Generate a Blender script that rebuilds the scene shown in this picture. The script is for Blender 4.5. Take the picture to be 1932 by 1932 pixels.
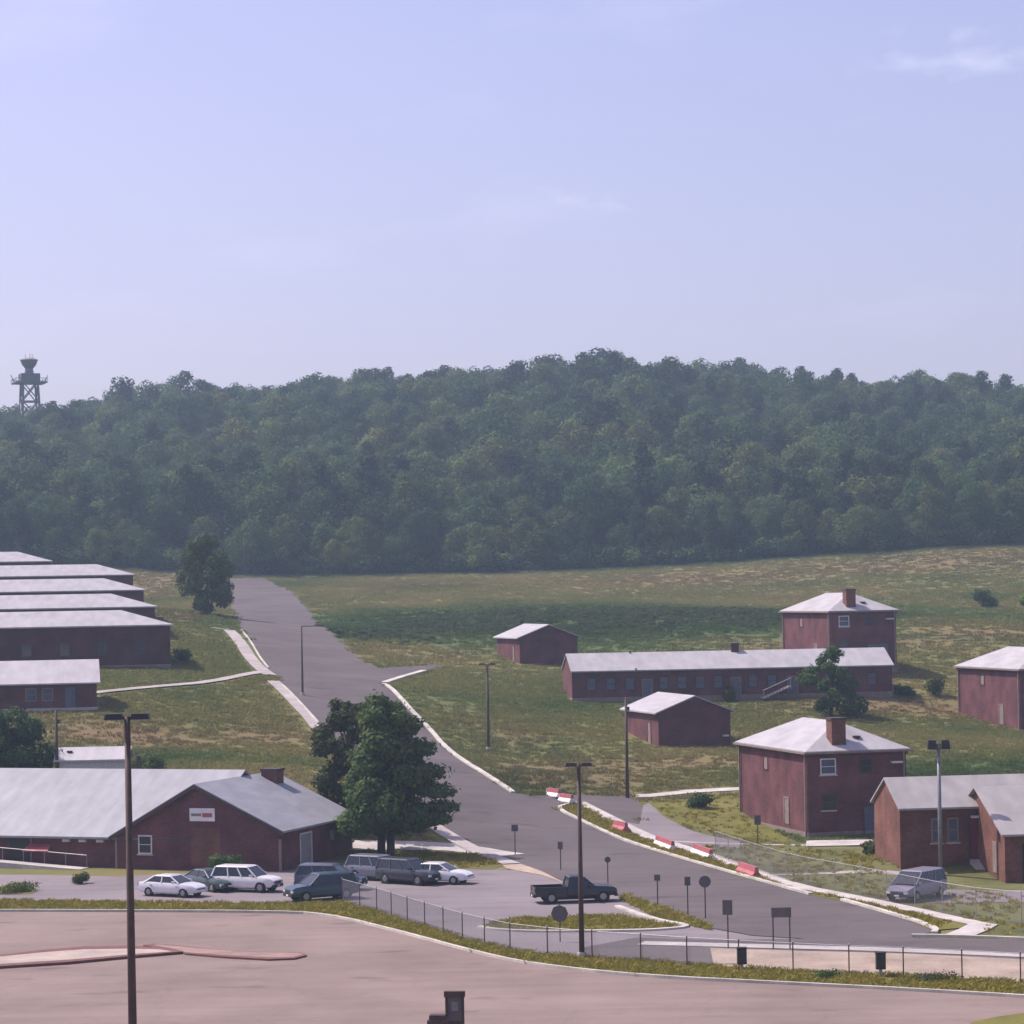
import bpy, bmesh, math, random
import numpy as np
from mathutils import Vector, Matrix

random.seed(7)
RNG = np.random.default_rng(11)
R = math.radians
scene = bpy.context.scene
for o in list(bpy.data.objects):
    bpy.data.objects.remove(o)

# ------------------------------------------------------------------ camera, sky, sun, exposure
EYE = 20.0            # camera height above the flat parking lot, metres
FOC = 5000.0          # focal length in picture units (picture is 1932 units wide)
PX, PY = 966.0, 1120.0
ROLL = R(1.0)
cam_d = bpy.data.cameras.new("camera")
cam = bpy.data.objects.new("camera", cam_d)
scene.collection.objects.link(cam)
cam.matrix_world = Matrix.Translation((0, 0, EYE)) @ Matrix.Rotation(R(90), 4, 'X') @ Matrix.Rotation(-ROLL, 4, 'Z')
cam_d.sensor_fit = 'HORIZONTAL'
cam_d.sensor_width = 36.0
cam_d.lens = 36.0 * FOC / 1932.0
cam_d.shift_y = (PY - 966.0) / 1932.0
cam_d.clip_start = 1.0
cam_d.clip_end = 6000.0
scene.camera = cam

SUN_AZ = R(-66)       # compass angle of the sun, from +Y (view direction) towards +X
SUN_EL = R(52)
world = bpy.data.worlds.new("World")
scene.world = world
world.use_nodes = True
wn, wl = world.node_tree.nodes, world.node_tree.links
wn.clear()
w_out = wn.new("ShaderNodeOutputWorld")
w_bg = wn.new("ShaderNodeBackground")
w_sky = wn.new("ShaderNodeTexSky")
w_sky.sky_type = 'NISHITA'
w_sky.sun_disc = False
w_sky.sun_elevation = SUN_EL
w_sky.sun_rotation = SUN_AZ
w_sky.altitude = 100.0
w_sky.air_density = 1.0
w_sky.dust_density = 2.6
w_sky.ozone_density = 1.6
w_bg.inputs["Strength"].default_value = 0.112
# hazy summer air: a slight lilac cast over the whole sky, and thin high cloud everywhere
w_tint = wn.new("ShaderNodeMix"); w_tint.data_type = 'RGBA'; w_tint.blend_type = 'MULTIPLY'
w_tint.inputs["Factor"].default_value = 1.0
w_tint.inputs["B"].default_value = (1.15, 0.94, 1.17, 1)
w_tc = wn.new("ShaderNodeTexCoord")
w_map = wn.new("ShaderNodeMapping")
w_map.inputs["Scale"].default_value = (5.0, 5.0, 17.0)
w_map.inputs["Location"].default_value = (2.15, 0.0, 3.1)
w_noise = wn.new("ShaderNodeTexNoise")
w_noise.inputs["Scale"].default_value = 1.6
w_noise.inputs["Detail"].default_value = 6.0
w_noise.inputs["Roughness"].default_value = 0.55
w_ramp = wn.new("ShaderNodeMapRange")
w_ramp.inputs["From Min"].default_value = 0.56
w_ramp.inputs["From Max"].default_value = 0.82
w_ramp.inputs["To Min"].default_value = 0.11
w_ramp.inputs["To Max"].default_value = 0.24
w_cl = wn.new("ShaderNodeMix"); w_cl.data_type = 'RGBA'
w_cl.inputs["B"].default_value = (7.9, 7.6, 9.0, 1)
# two faint fair-weather puffs, each at its own bearing and height in the sky
def puff(centre, scale):
    sub = wn.new("ShaderNodeVectorMath"); sub.operation = 'SUBTRACT'; sub.inputs[1].default_value = centre
    mul = wn.new("ShaderNodeVectorMath"); mul.operation = 'MULTIPLY'; mul.inputs[1].default_value = scale
    ln = wn.new("ShaderNodeVectorMath"); ln.operation = 'LENGTH'
    mr = wn.new("ShaderNodeMapRange"); mr.interpolation_type = 'SMOOTHSTEP'
    mr.inputs["From Min"].default_value = 1.0; mr.inputs["From Max"].default_value = 0.0; mr.inputs["To Max"].default_value = 1.0
    wl.new(w_tc.outputs["Generated"], sub.inputs[0]); wl.new(sub.outputs[0], mul.inputs[0]); wl.new(mul.outputs[0], ln.inputs[0]); wl.new(ln.outputs["Value"], mr.inputs["Value"])
    return mr.outputs[0]
w_pn = wn.new("ShaderNodeTexNoise"); w_pn.inputs["Scale"].default_value = 34.0; w_pn.inputs["Detail"].default_value = 6.0
w_pm = wn.new("ShaderNodeMapping"); w_pm.inputs["Scale"].default_value = (1, 1, 2.2)
w_pr = wn.new("ShaderNodeMapRange"); w_pr.inputs["From Min"].default_value = 0.40; w_pr.inputs["From Max"].default_value = 0.68; w_pr.inputs["To Max"].default_value = 0.40
wl.new(w_tc.outputs["Generated"], w_pm.inputs["Vector"]); wl.new(w_pm.outputs[0], w_pn.inputs["Vector"]); wl.new(w_pn.outputs["Fac"], w_pr.inputs["Value"])
w_pa = wn.new("ShaderNodeMath"); w_pa.operation = 'MAXIMUM'
wl.new(puff((0.166, 0.967, 0.193), (13, 13, 42)), w_pa.inputs[0]); wl.new(puff((0.031, 0.988, 0.147), (20, 20, 66)), w_pa.inputs[1])
w_pp = wn.new("ShaderNodeMath"); w_pp.operation = 'MULTIPLY'; wl.new(w_pa.outputs[0], w_pp.inputs[0]); wl.new(w_pr.outputs[0], w_pp.inputs[1])
w_sum = wn.new("ShaderNodeMath"); w_sum.operation = 'MAXIMUM'
wl.new(w_sky.outputs[0], w_tint.inputs["A"])
wl.new(w_tc.outputs["Generated"], w_map.inputs["Vector"])
wl.new(w_map.outputs[0], w_noise.inputs["Vector"])
wl.new(w_noise.outputs["Fac"], w_ramp.inputs["Value"])
wl.new(w_ramp.outputs[0], w_sum.inputs[0]); wl.new(w_pp.outputs[0], w_sum.inputs[1]); wl.new(w_sum.outputs[0], w_cl.inputs["Factor"])
wl.new(w_tint.outputs["Result"], w_cl.inputs["A"])
wl.new(w_cl.outputs["Result"], w_bg.inputs["Color"])
wl.new(w_bg.outputs[0], w_out.inputs["Surface"])

sun_d = bpy.data.lights.new("sun", 'SUN')
sun_d.energy = 4.4
sun_d.angle = R(0.6)
sun_d.color = (1.0, 0.93, 0.86)
sun = bpy.data.objects.new("sun", sun_d)
scene.collection.objects.link(sun)
SUN_V = Vector((math.sin(SUN_AZ) * math.cos(SUN_EL), math.cos(SUN_AZ) * math.cos(SUN_EL), math.sin(SUN_EL)))
sun.rotation_euler = SUN_V.to_track_quat('Z', 'Y').to_euler()
sun.location = (-200, 100, 300)

vs = scene.view_settings
vs.view_transform = 'Standard'
vs.look = 'None'
vs.gamma = 1.0
vs.exposure = 0.37
scene.render.engine = 'CYCLES'
scene.cycles.volume_bounces = 0
scene.cycles.max_bounces = 4
scene.cycles.diffuse_bounces = 3
scene.cycles.transmission_bounces = 2
scene.cycles.transparent_max_bounces = 12
scene.render.filter_size = 2.0

COL = scene.collection

# ------------------------------------------------------------------ naming helpers
def tag(o, label=None, cat=None, group=None, kind=None):
    if label: o["label"] = label
    if cat: o["category"] = cat
    if group: o["group"] = group
    if kind: o["kind"] = kind
    return o

def empty(name, loc, rz=0.0, label=None, cat=None, group=None):
    o = bpy.data.objects.new(name, None)
    COL.objects.link(o)
    o.empty_display_size = 0.3
    o.location = loc
    o.rotation_euler = (0, 0, rz)
    return tag(o, label, cat, group)

def copy_tree(o, parent=None):
    c = o.copy()
    COL.objects.link(c)
    c.parent = parent
    for ch in list(o.children):
        copy_tree(ch, c)
    return c

# ------------------------------------------------------------------ numeric noise (for ground cover)
def _hash(ix, iy, s):
    h = (ix.astype(np.int64) * 374761393 + iy.astype(np.int64) * 668265263 + s * 974634777) & 0x7fffffff
    h = ((h ^ (h >> 13)) * 1274126177) & 0x7fffffff
    return ((h ^ (h >> 16)) & 0xffff) / 65535.0

def vnoise(x, y, s=0):
    x = np.asarray(x, float); y = np.asarray(y, float)
    ix, iy = np.floor(x), np.floor(y)
    fx, fy = x - ix, y - iy
    fx = fx * fx * (3 - 2 * fx); fy = fy * fy * (3 - 2 * fy)
    a = _hash(ix, iy, s); b = _hash(ix + 1, iy, s); c = _hash(ix, iy + 1, s); d = _hash(ix + 1, iy + 1, s)
    return (a * (1 - fx) + b * fx) * (1 - fy) + (c * (1 - fx) + d * fx) * fy

def fbm(x, y, s=0, n=4):
    t = 0; a = 0.5; w = 0
    for i in range(n):
        t = t + a * vnoise(x * 2 ** i, y * 2 ** i, s + i * 17); w += a; a *= 0.55
    return t / w

# ------------------------------------------------------------------ terrain
def uv(px, py):
    dx, dy = px - PX, py - PY
    return dx * math.cos(ROLL) - dy * math.sin(ROLL), dx * math.sin(ROLL) + dy * math.cos(ROLL)

def at(px, py, D):
    """a point D metres away along the line of sight through (px, py)"""
    u, v = uv(px, py)
    return (u / FOC * D, D, EYE - v / FOC * D)

CTRL = []
for (px, py, D) in [
    (1520, 1600, 208), (1700, 1590, 214), (1185, 1505, 238), (922, 1415, 265), (1243, 1405, 268), (1375, 1408, 270),
    (1068, 1322, 300), (1380, 1320, 302), (1690, 1312, 304), (1600, 1268, 318), (1480, 1256, 332), (985, 1254, 338), (1085, 1256, 340),
    (1927, 1378, 285), (1812, 1346, 300), (325, 1262, 300), (120, 1262, 297), (290, 1200, 333), (262, 1172, 366), (240, 1143, 400),
    (180, 1337, 262), (40, 1340, 262), (170, 1462, 232), (465, 1088, 562), (1932, 1030, 562), (1200, 1074, 562), (1550, 1050, 562), (100, 1070, 562),
    (1000, 1150, 430), (1500, 1150, 430), (1800, 1200, 360), (390, 1160, 400), (550, 1180, 410), (510, 1130, 480), (735, 1300, 292),
    (880, 1450, 246), (970, 1500, 231), (600, 1270, 310), (300, 1400, 250), (600, 1480, 228), (420, 1465, 226), (700, 1560, 212),
    (1400, 1490, 236), (1750, 1400, 262), (1900, 1440, 248), (1688, 1619, 184), (1900, 1585, 190), (1250, 1130, 480), (1750, 1110, 480), (850, 1110, 500),
    (800, 1220, 355), (1300, 1230, 350), (1100, 1470, 240), (20, 1600, 208),
]:
    CTRL.append(at(px, py, D))
# the flat lot and the roads on it
for X in (-70, -45, -22, 0, 20, 40, 65):
    for Y in (0, 60, 110, 150, 175):
        CTRL.append((X, Y, -1.6))
for X in (-32, -20, -8, 3, 14):
    CTRL.append((X, 196, -1.0))
CTRL += [(-60, 196, -0.6), (40, 172, -1.2), (22, 196, -1.0), (29, 176, -0.6), (60, 180, -.6)]
RIDGE = [(-250, 790), (0, 775), (70, 760), (200, 742), (330, 738), (480, 738), (560, 718), (620, 730), (680, 703), (780, 706), (900, 692),
         (1060, 680), (1130, 694), (1240, 684), (1310, 690), (1450, 690), (1600, 714), (1680, 698), (1780, 716), (1932, 735), (2200, 760)]
for (px, py) in RIDGE[::2]:
    x, y, z = at(px, py + 106, 905)
    CTRL.append((x, y, z)); CTRL.append((x * 1.1, 1010, z - 4)); CTRL.append((x * 1.3, 1250, z - 30)); CTRL.append((x * 1.5, 1600, z - 50))
    xf, yf, zf = at(px, 1070 - 0.02 * px, 562)
    CTRL.append((x * 0.8, 735, zf + (z - zf) * 0.56))
for X in (-420, -260, -150, 150, 260, 420):
    CTRL += [(X, 0, -1.5), (X, 160, -1.0 if X > 0 else 0.5), (X, 300, 8), (X, 430, 16), (X, 560, 26)]
for X in (-420, -280, 280, 420):
    CTRL += [(X, 735, 50), (X, 905, 72), (X, 1250, 40)]
CTRL = np.array(CTRL)
_C = CTRL[:, :2] / 100.0

def _phi(r2):
    return 0.5 * r2 * np.log(r2 + 1e-12)

_n = len(_C)
_K = _phi(((_C[:, None] - _C[None]) ** 2).sum(-1)) + np.eye(_n) * 0.004
_P = np.hstack([np.ones((_n, 1)), _C])
_A = np.block([[_K, _P], [_P.T, np.zeros((3, 3))]])
_W = np.linalg.solve(_A, np.concatenate([CTRL[:, 2], np.zeros(3)]))

def tps(x, y):
    x = np.asarray(x, float) / 100.0; y = np.asarray(y, float) / 100.0
    out = _W[_n] + _W[_n + 1] * x + _W[_n + 2] * y
    for i in range(_n):
        out = out + _W[i] * _phi((x - _C[i, 0]) ** 2 + (y - _C[i, 1]) ** 2)
    return out

def axis(breaks):
    a = [breaks[0][0]]
    for (s, e, st) in breaks:
        k = max(1, int(round((e - s) / st)))
        a += [s + (e - s) * (i + 1) / k for i in range(k)]
    return np.array(a)

GX = axis([(-700, -200, 25), (-200, -130, 7), (-130, 130, 2), (130, 200, 7), (200, 700, 25)])
GY = axis([(-60, 60, 12), (60, 400, 2), (400, 600, 4), (600, 1100, 8), (1100, 1500, 40)])
_mx, _my = np.meshgrid(GX, GY)
_z = tps(_mx, _my)
_fl = np.clip((_my - 150) / 60.0, 0, 1)
_und = (fbm(_mx / 14.0, _my / 14.0, 3) - 0.5) * 0.9 * np.clip((_my - 225) / 60.0, 0, 1)   # gentle lumps on the hillside
GZ = 0.5 * (_z + np.sqrt(_z * _z + 0.09))
GZ = np.where(_my < 150, 0.5 * (np.minimum(_z, -1) + np.sqrt(np.minimum(_z, -1) ** 2 + .09)), GZ) + _und * 0.6

def gz(x, y):
    x = np.clip(np.asarray(x, float), GX[0], GX[-1] - 1e-6); y = np.clip(np.asarray(y, float), GY[0], GY[-1] - 1e-6)
    i = np.clip(np.searchsorted(GX, x, 'right') - 1, 0, len(GX) - 2)
    j = np.clip(np.searchsorted(GY, y, 'right') - 1, 0, len(GY) - 2)
    fx = (x - GX[i]) / (GX[i + 1] - GX[i]); fy = (y - GY[j]) / (GY[j + 1] - GY[j])
    return (GZ[j, i] * (1 - fx) + GZ[j, i + 1] * fx) * (1 - fy) + (GZ[j + 1, i] * (1 - fx) + GZ[j + 1, i + 1] * fx) * fy

_DS = np.concatenate([np.arange(70, 620, 0.4), np.arange(620, 1100, 2.0)])

def P(px, py):
    """where the line of sight through (px, py) meets the ground: a place (x, y)"""
    u, v = uv(px, py)
    d = EYE - v / FOC * _DS - gz(u / FOC * _DS, _DS)
    k = np.nonzero(d <= 0)[0]
    k = k[0] if len(k) else len(_DS) - 1
    if k == 0:
        D = _DS[0]
    else:
        t = d[k - 1] / (d[k - 1] - d[k] + 1e-9)
        D = _DS[k - 1] + (_DS[k] - _DS[k - 1]) * t
    return (u / FOC * D, D)

def G(px, py):
    x, y = P(px, py)
    return (x, y, float(gz(x, y)))

def PL(pts):
    return [P(*p) for p in pts]

def inside(poly, x, y):
    p = np.array(poly); n = len(p)
    r = np.zeros(np.shape(x), bool)
    for i in range(n):
        x1, y1 = p[i]; x2, y2 = p[(i + 1) % n]
        c = ((y1 > y) != (y2 > y)) & (x < (x2 - x1) * (y - y1) / (y2 - y1 + 1e-12) + x1)
        r ^= c
    return r

def densify(pl, step):
    out = [pl[0]]
    for a, b in zip(pl[:-1], pl[1:]):
        L = math.hypot(b[0] - a[0], b[1] - a[1]); k = max(1, int(L / step))
        for i in range(1, k + 1):
            out.append((a[0] + (b[0] - a[0]) * i / k, a[1] + (b[1] - a[1]) * i / k))
    return out

def smooth(pl, it=2):
    for _ in range(it):
        q = [pl[0]]
        for a, b in zip(pl[:-1], pl[1:]):
            q += [(a[0] * .75 + b[0] * .25, a[1] * .75 + b[1] * .25), (a[0] * .25 + b[0] * .75, a[1] * .25 + b[1] * .75)]
        q.append(pl[-1]); pl = q
    return pl

def offset_line(pl, d):
    out = []
    for i, p in enumerate(pl):
        a = pl[max(0, i - 1)]; b = pl[min(len(pl) - 1, i + 1)]
        dx, dy = b[0] - a[0], b[1] - a[1]; L = math.hypot(dx, dy) + 1e-9
        out.append((p[0] - dy / L * d, p[1] + dx / L * d))
    return out

# ------------------------------------------------------------------ materials (all procedural)
def new_mat(name):
    m = bpy.data.materials.new(name); m.use_nodes = True
    nt = m.node_tree
    return m, nt.nodes, nt.links, nt.nodes["Principled BSDF"]

def mat(name, col, rough=0.7, var=0.12, scale=2.0, bump=0.0, bscale=20.0, metal=0.0, spec=0.5, col2=None, stretch=(1, 1, 1), coat=0.0, detail=5.0):
    """base colour wandering between two tones by noise at two scales, with fine relief"""
    m, N, L, b = new_mat(name)
    c2 = col2 or tuple(min(1, c * (1 + 2.2 * var)) for c in col)
    c1 = tuple(c * (1 - var) for c in col)
    tc = N.new("ShaderNodeTexCoord")
    mp = N.new("ShaderNodeMapping"); mp.inputs["Scale"].default_value = stretch
    n1 = N.new("ShaderNodeTexNoise"); n1.inputs["Scale"].default_value = scale; n1.inputs["Detail"].default_value = detail
    n2 = N.new("ShaderNodeTexNoise"); n2.inputs["Scale"].default_value = scale * 9.3; n2.inputs["Detail"].default_value = 3
    ad = N.new("ShaderNodeMath"); ad.operation = 'MULTIPLY_ADD'; ad.inputs[1].default_value = 0.45
    rp = N.new("ShaderNodeMapRange"); rp.inputs["From Min"].default_value = 0.5; rp.inputs["From Max"].default_value = 0.95
    mx = N.new("ShaderNodeMix"); mx.data_type = 'RGBA'
    mx.inputs["A"].default_value = (*c1, 1); mx.inputs["B"].default_value = (*c2, 1)
    L.new(tc.outputs["Object"], mp.inputs["Vector"])
    L.new(mp.outputs[0], n1.inputs["Vector"]); L.new(mp.outputs[0], n2.inputs["Vector"])
    L.new(n2.outputs["Fac"], ad.inputs[0]); L.new(n1.outputs["Fac"], ad.inputs[2])
    L.new(ad.outputs[0], rp.inputs["Value"]); L.new(rp.outputs[0], mx.inputs["Factor"])
    L.new(mx.outputs["Result"], b.inputs["Base Color"])
    b.inputs["Roughness"].default_value = rough
    b.inputs["Metallic"].default_value = metal
    b.inputs["Specular IOR Level"].default_value = spec
    if coat: b.inputs["Coat Weight"].default_value = coat; b.inputs["Coat Roughness"].default_value = 0.08
    if bump:
        n3 = N.new("ShaderNodeTexNoise"); n3.inputs["Scale"].default_value = bscale; n3.inputs["Detail"].default_value = 4
        bp = N.new("ShaderNodeBump"); bp.inputs["Strength"].default_value = bump; bp.inputs["Distance"].default_value = 0.05
        L.new(tc.outputs["Object"], n3.inputs["Vector"]); L.new(n3.outputs["Fac"], bp.inputs["Height"]); L.new(bp.outputs[0], b.inputs["Normal"])
    return m

def brick_mat(name, c1, c2, mortar):
    m, N, L, b = new_mat(name)
    tc = N.new("ShaderNodeTexCoord")
    sp = N.new("ShaderNodeSeparateXYZ"); cb = N.new("ShaderNodeCombineXYZ")
    ad = N.new("ShaderNodeMath"); ad.operation = 'ADD'
    br = N.new("ShaderNodeTexBrick")
    br.inputs["Scale"].default_value = 1.0; br.inputs["Brick Width"].default_value = 0.24; br.inputs["Row Height"].default_value = 0.085
    br.inputs["Mortar Size"].default_value = 0.008; br.inputs["Bias"].default_value = -0.1
    br.inputs["Color1"].default_value = (*c1, 1); br.inputs["Color2"].default_value = (*c2, 1); br.inputs["Mortar"].default_value = (*mortar, 1)
    n = N.new("ShaderNodeTexNoise"); n.inputs["Scale"].default_value = 0.55; n.inputs["Detail"].default_value = 6
    mr = N.new("ShaderNodeMapRange"); mr.inputs["From Min"].default_value = .3; mr.inputs["From Max"].default_value = .7
    mr.inputs["To Min"].default_value = .68; mr.inputs["To Max"].default_value = 1.32
    mu = N.new("ShaderNodeMix"); mu.data_type = 'RGBA'; mu.blend_type = 'MULTIPLY'; mu.inputs["Factor"].default_value = 1
    L.new(tc.outputs["Object"], sp.inputs[0]); L.new(sp.outputs[0], ad.inputs[0]); L.new(sp.outputs[1], ad.inputs[1])
    L.new(ad.outputs[0], cb.inputs[0]); L.new(sp.outputs[2], cb.inputs[1])
    L.new(cb.outputs[0], br.inputs["Vector"]); L.new(tc.outputs["Object"], n.inputs["Vector"])
    L.new(n.outputs["Fac"], mr.inputs["Value"]); L.new(br.outputs["Color"], mu.inputs["A"]); L.new(mr.outputs[0], mu.inputs["B"])
    L.new(mu.outputs["Result"], b.inputs["Base Color"])
    b.inputs["Roughness"].default_value = 0.9
    b.inputs["Specular IOR Level"].default_value = 0.2
    return m

def roof_mat(name, col, seam=0.5, stain=0.3):
    """pale sheet roof: faint streaks down the fall, blotches, weathering"""
    m, N, L, b = new_mat(name)
    tc = N.new("ShaderNodeTexCoord")
    n1 = N.new("ShaderNodeTexNoise"); n1.inputs["Scale"].default_value = 0.35; n1.inputs["Detail"].default_value = 7; n1.inputs["Roughness"].default_value = .65
    mp = N.new("ShaderNodeMapping"); mp.inputs["Scale"].default_value = (1.2, 0.45, 0.45)
    n2 = N.new("ShaderNodeTexNoise"); n2.inputs["Scale"].default_value = 1.0; n2.inputs["Detail"].default_value = 5
    ad = N.new("ShaderNodeMath"); ad.operation = 'ADD'
    mr = N.new("ShaderNodeMapRange"); mr.inputs["From Min"].default_value = .7; mr.inputs["From Max"].default_value = 1.3
    mr.inputs["To Min"].default_value = 1 - stain; mr.inputs["To Max"].default_value = 1.12
    mu = N.new("ShaderNodeMix"); mu.data_type = 'RGBA'; mu.blend_type = 'MULTIPLY'; mu.inputs["Factor"].default_value = 1
    mu.inputs["A"].default_value = (*col, 1)
    L.new(tc.outputs["Object"], n1.inputs["Vector"]); L.new(tc.outputs["Object"], mp.inputs["Vector"]); L.new(mp.outputs[0], n2.inputs["Vector"])
    L.new(n1.outputs["Fac"], ad.inputs[0]); L.new(n2.outputs["Fac"], ad.inputs[1]); L.new(ad.outputs[0], mr.inputs["Value"])
    L.new(mr.outputs[0], mu.inputs["B"]); L.new(mu.outputs["Result"], b.inputs["Base Color"])
    b.inputs["Roughness"].default_value = 0.6; b.inputs["Specular IOR Level"].default_value = 0.35
    return m

def asphalt_mat(name, c_dark, c_light, crack=True, scale=0.12):
    m, N, L, b = new_mat(name)
    tc = N.new("ShaderNodeTexCoord")
    n1 = N.new("ShaderNodeTexNoise"); n1.inputs["Scale"].default_value = scale; n1.inputs["Detail"].default_value = 8; n1.inputs["Roughness"].default_value = .6
    n2 = N.new("ShaderNodeTexNoise"); n2.inputs["Scale"].default_value = 14; n2.inputs["Detail"].default_value = 4
    mp = N.new("ShaderNodeMapping"); mp.inputs["Rotation"].default_value = (0, 0, R(8)); mp.inputs["Scale"].default_value = (0.06, 0.7, 1)
    n3 = N.new("ShaderNodeTexNoise"); n3.inputs["Scale"].default_value = 1.0; n3.inputs["Detail"].default_value = 5
    a1 = N.new("ShaderNodeMath"); a1.operation = 'MULTIPLY_ADD'; a1.inputs[1].default_value = .35
    a2 = N.new("ShaderNodeMath"); a2.operation = 'MULTIPLY_ADD'; a2.inputs[1].default_value = .45
    mr = N.new("ShaderNodeMapRange"); mr.inputs["From Min"].default_value = .62; mr.inputs["From Max"].default_value = 1.18
    mx = N.new("ShaderNodeMix"); mx.data_type = 'RGBA'; mx.inputs["A"].default_value = (*c_dark, 1); mx.inputs["B"].default_value = (*c_light, 1)
    for t in (n1, n2): L.new(tc.outputs["Object"], t.inputs["Vector"])
    L.new(tc.outputs["Object"], mp.inputs["Vector"]); L.new(mp.outputs[0], n3.inputs["Vector"])
    L.new(n2.outputs["Fac"], a1.inputs[0]); L.new(n1.outputs["Fac"], a1.inputs[2])
    L.new(n3.outputs["Fac"], a2.inputs[0]); L.new(a1.outputs[0], a2.inputs[2]); L.new(a2.outputs[0], mr.inputs["Value"])
    L.new(mr.outputs[0], mx.inputs["Factor"])
    last = mx.outputs["Result"]
    if crack:
        # tar-filled cracks and oil drips
        vo = N.new("ShaderNodeTexVoronoi"); vo.feature = 'DISTANCE_TO_EDGE'; vo.inputs["Scale"].default_value = 0.11
        wp = N.new("ShaderNodeTexNoise"); wp.inputs["Scale"].default_value = 0.5; wp.inputs["Detail"].default_value = 5
        av = N.new("ShaderNodeVectorMath"); av.operation = 'MULTIPLY_ADD'; av.inputs[1].default_value = (3.5, 3.5, 0)
        L.new(tc.outputs["Object"], wp.inputs["Vector"]); L.new(wp.outputs["Color"], av.inputs[0]); L.new(tc.outputs["Object"], av.inputs[2]); L.new(av.outputs[0], vo.inputs["Vector"])
        cr = N.new("ShaderNodeMapRange"); cr.inputs["From Min"].default_value = 0.004; cr.inputs["From Max"].default_value = 0.016; cr.inputs["To Min"].default_value = 0.93; cr.inputs["To Max"].default_value = 1.0
        n5 = N.new("ShaderNodeTexNoise"); n5.inputs["Scale"].default_value = 0.38; n5.inputs["Detail"].default_value = 3
        mp5 = N.new("ShaderNodeMapping"); mp5.inputs["Scale"].default_value = (0.45, 1.0, 1); L.new(tc.outputs["Object"], mp5.inputs["Vector"]); L.new(mp5.outputs[0], n5.inputs["Vector"])
        sp = N.new("ShaderNodeMapRange"); sp.inputs["From Min"].default_value = 0.62; sp.inputs["From Max"].default_value = 0.76; sp.inputs["To Min"].default_value = 1.0; sp.inputs["To Max"].default_value = 0.58
        mm = N.new("ShaderNodeMath"); mm.operation = 'MULTIPLY'
        L.new(vo.outputs["Distance"], cr.inputs["Value"]); L.new(n5.outputs["Fac"], sp.inputs["Value"]); L.new(cr.outputs[0], mm.inputs[0]); L.new(sp.outputs[0], mm.inputs[1])
        mu = N.new("ShaderNodeMix"); mu.data_type = 'RGBA'; mu.blend_type = 'MULTIPLY'; mu.inputs["Factor"].default_value = 1
        L.new(last, mu.inputs["A"]); L.new(mm.outputs[0], mu.inputs["B"]); last = mu.outputs["Result"]
    L.new(last, b.inputs["Base Color"])
    b.inputs["Roughness"].default_value = 0.9; b.inputs["Specular IOR Level"].default_value = 0.25
    return m

def cover_mat(name, inst, bright=1.0):
    """hillside cover: dry grass, green weeds and bare reddish soil; the shares come from the ground itself"""
    m, N, L, b = new_mat(name)
    tc = N.new("ShaderNodeTexCoord"); geo = N.new("ShaderNodeNewGeometry")
    def attr(n):
        a = N.new("ShaderNodeAttribute"); a.attribute_name = n
        a.attribute_type = 'INSTANCER' if inst else 'GEOMETRY'
        return a
    dry, soil = attr("dry"), attr("soil")
    n1 = N.new("ShaderNodeTexNoise"); n1.inputs["Scale"].default_value = 0.55; n1.inputs["Detail"].default_value = 6; n1.inputs["Roughness"].default_value = .7
    L.new(geo.outputs["Position"], n1.inputs["Vector"])
    j = N.new("ShaderNodeMath"); j.operation = 'MULTIPLY_ADD'; j.inputs[1].default_value = 0.5; j.inputs[2].default_value = -0.25
    L.new(n1.outputs["Fac"], j.inputs[0])
    d = N.new("ShaderNodeMath"); d.operation = 'ADD'; L.new(dry.outputs["Fac"], d.inputs[0]); L.new(j.outputs[0], d.inputs[1])
    cr = N.new("ShaderNodeValToRGB"); L.new(d.outputs[0], cr.inputs["Fac"])
    e = cr.color_ramp.elements
    e[0].position = 0.0; e[0].color = (0.045 * bright, 0.070 * bright, 0.022 * bright, 1)
    e[1].position = 1.0; e[1].color = (0.225 * bright, 0.182 * bright, 0.084 * bright, 1)
    for (p, c) in ((0.28, (0.080, 0.108, 0.036)), (0.5, (0.132, 0.132, 0.046)), (0.75, (0.178, 0.154, 0.064))):
        x = e.new(p); x.color = (*[v * bright for v in c], 1)
    mx = N.new("ShaderNodeMix"); mx.data_type = 'RGBA'; mx.inputs["B"].default_value = (0.185, 0.125, 0.066, 1)
    s = N.new("ShaderNodeMath"); s.operation = 'MULTIPLY_ADD'; s.inputs[1].default_value = 1.0
    s.use_clamp = True
    j2 = N.new("ShaderNodeMath"); j2.operation = 'MULTIPLY_ADD'; j2.inputs[1].default_value = 0.7; j2.inputs[2].default_value = -0.35
    L.new(n1.outputs["Fac"], j2.inputs[0]); L.new(soil.outputs["Fac"], s.inputs[0]); 
    mlt = N.new("ShaderNodeMath"); mlt.operation = 'MULTIPLY'; L.new(j2.outputs[0], mlt.inputs[0]); L.new(soil.outputs["Fac"], mlt.inputs[1]); L.new(mlt.outputs[0], s.inputs[2])
    L.new(s.outputs[0], mx.inputs["Factor"]); L.new(cr.outputs["Color"], mx.inputs["A"])
    L.new(mx.outputs["Result"], b.inputs["Base Color"])
    b.inputs["Roughness"].default_value = 0.95; b.inputs["Specular IOR Level"].default_value = 0.1
    if inst:
        tr = N.new("ShaderNodeBsdfTranslucent"); L.new(mx.outputs["Result"], tr.inputs["Color"])
        ms = N.new("ShaderNodeMixShader"); ms.inputs[0].default_value = 0.4
        L.new(b.outputs[0], ms.inputs[1]); L.new(tr.outputs[0], ms.inputs[2]); L.new(ms.outputs[0], N["Material Output"].inputs["Surface"])
    return m

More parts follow.
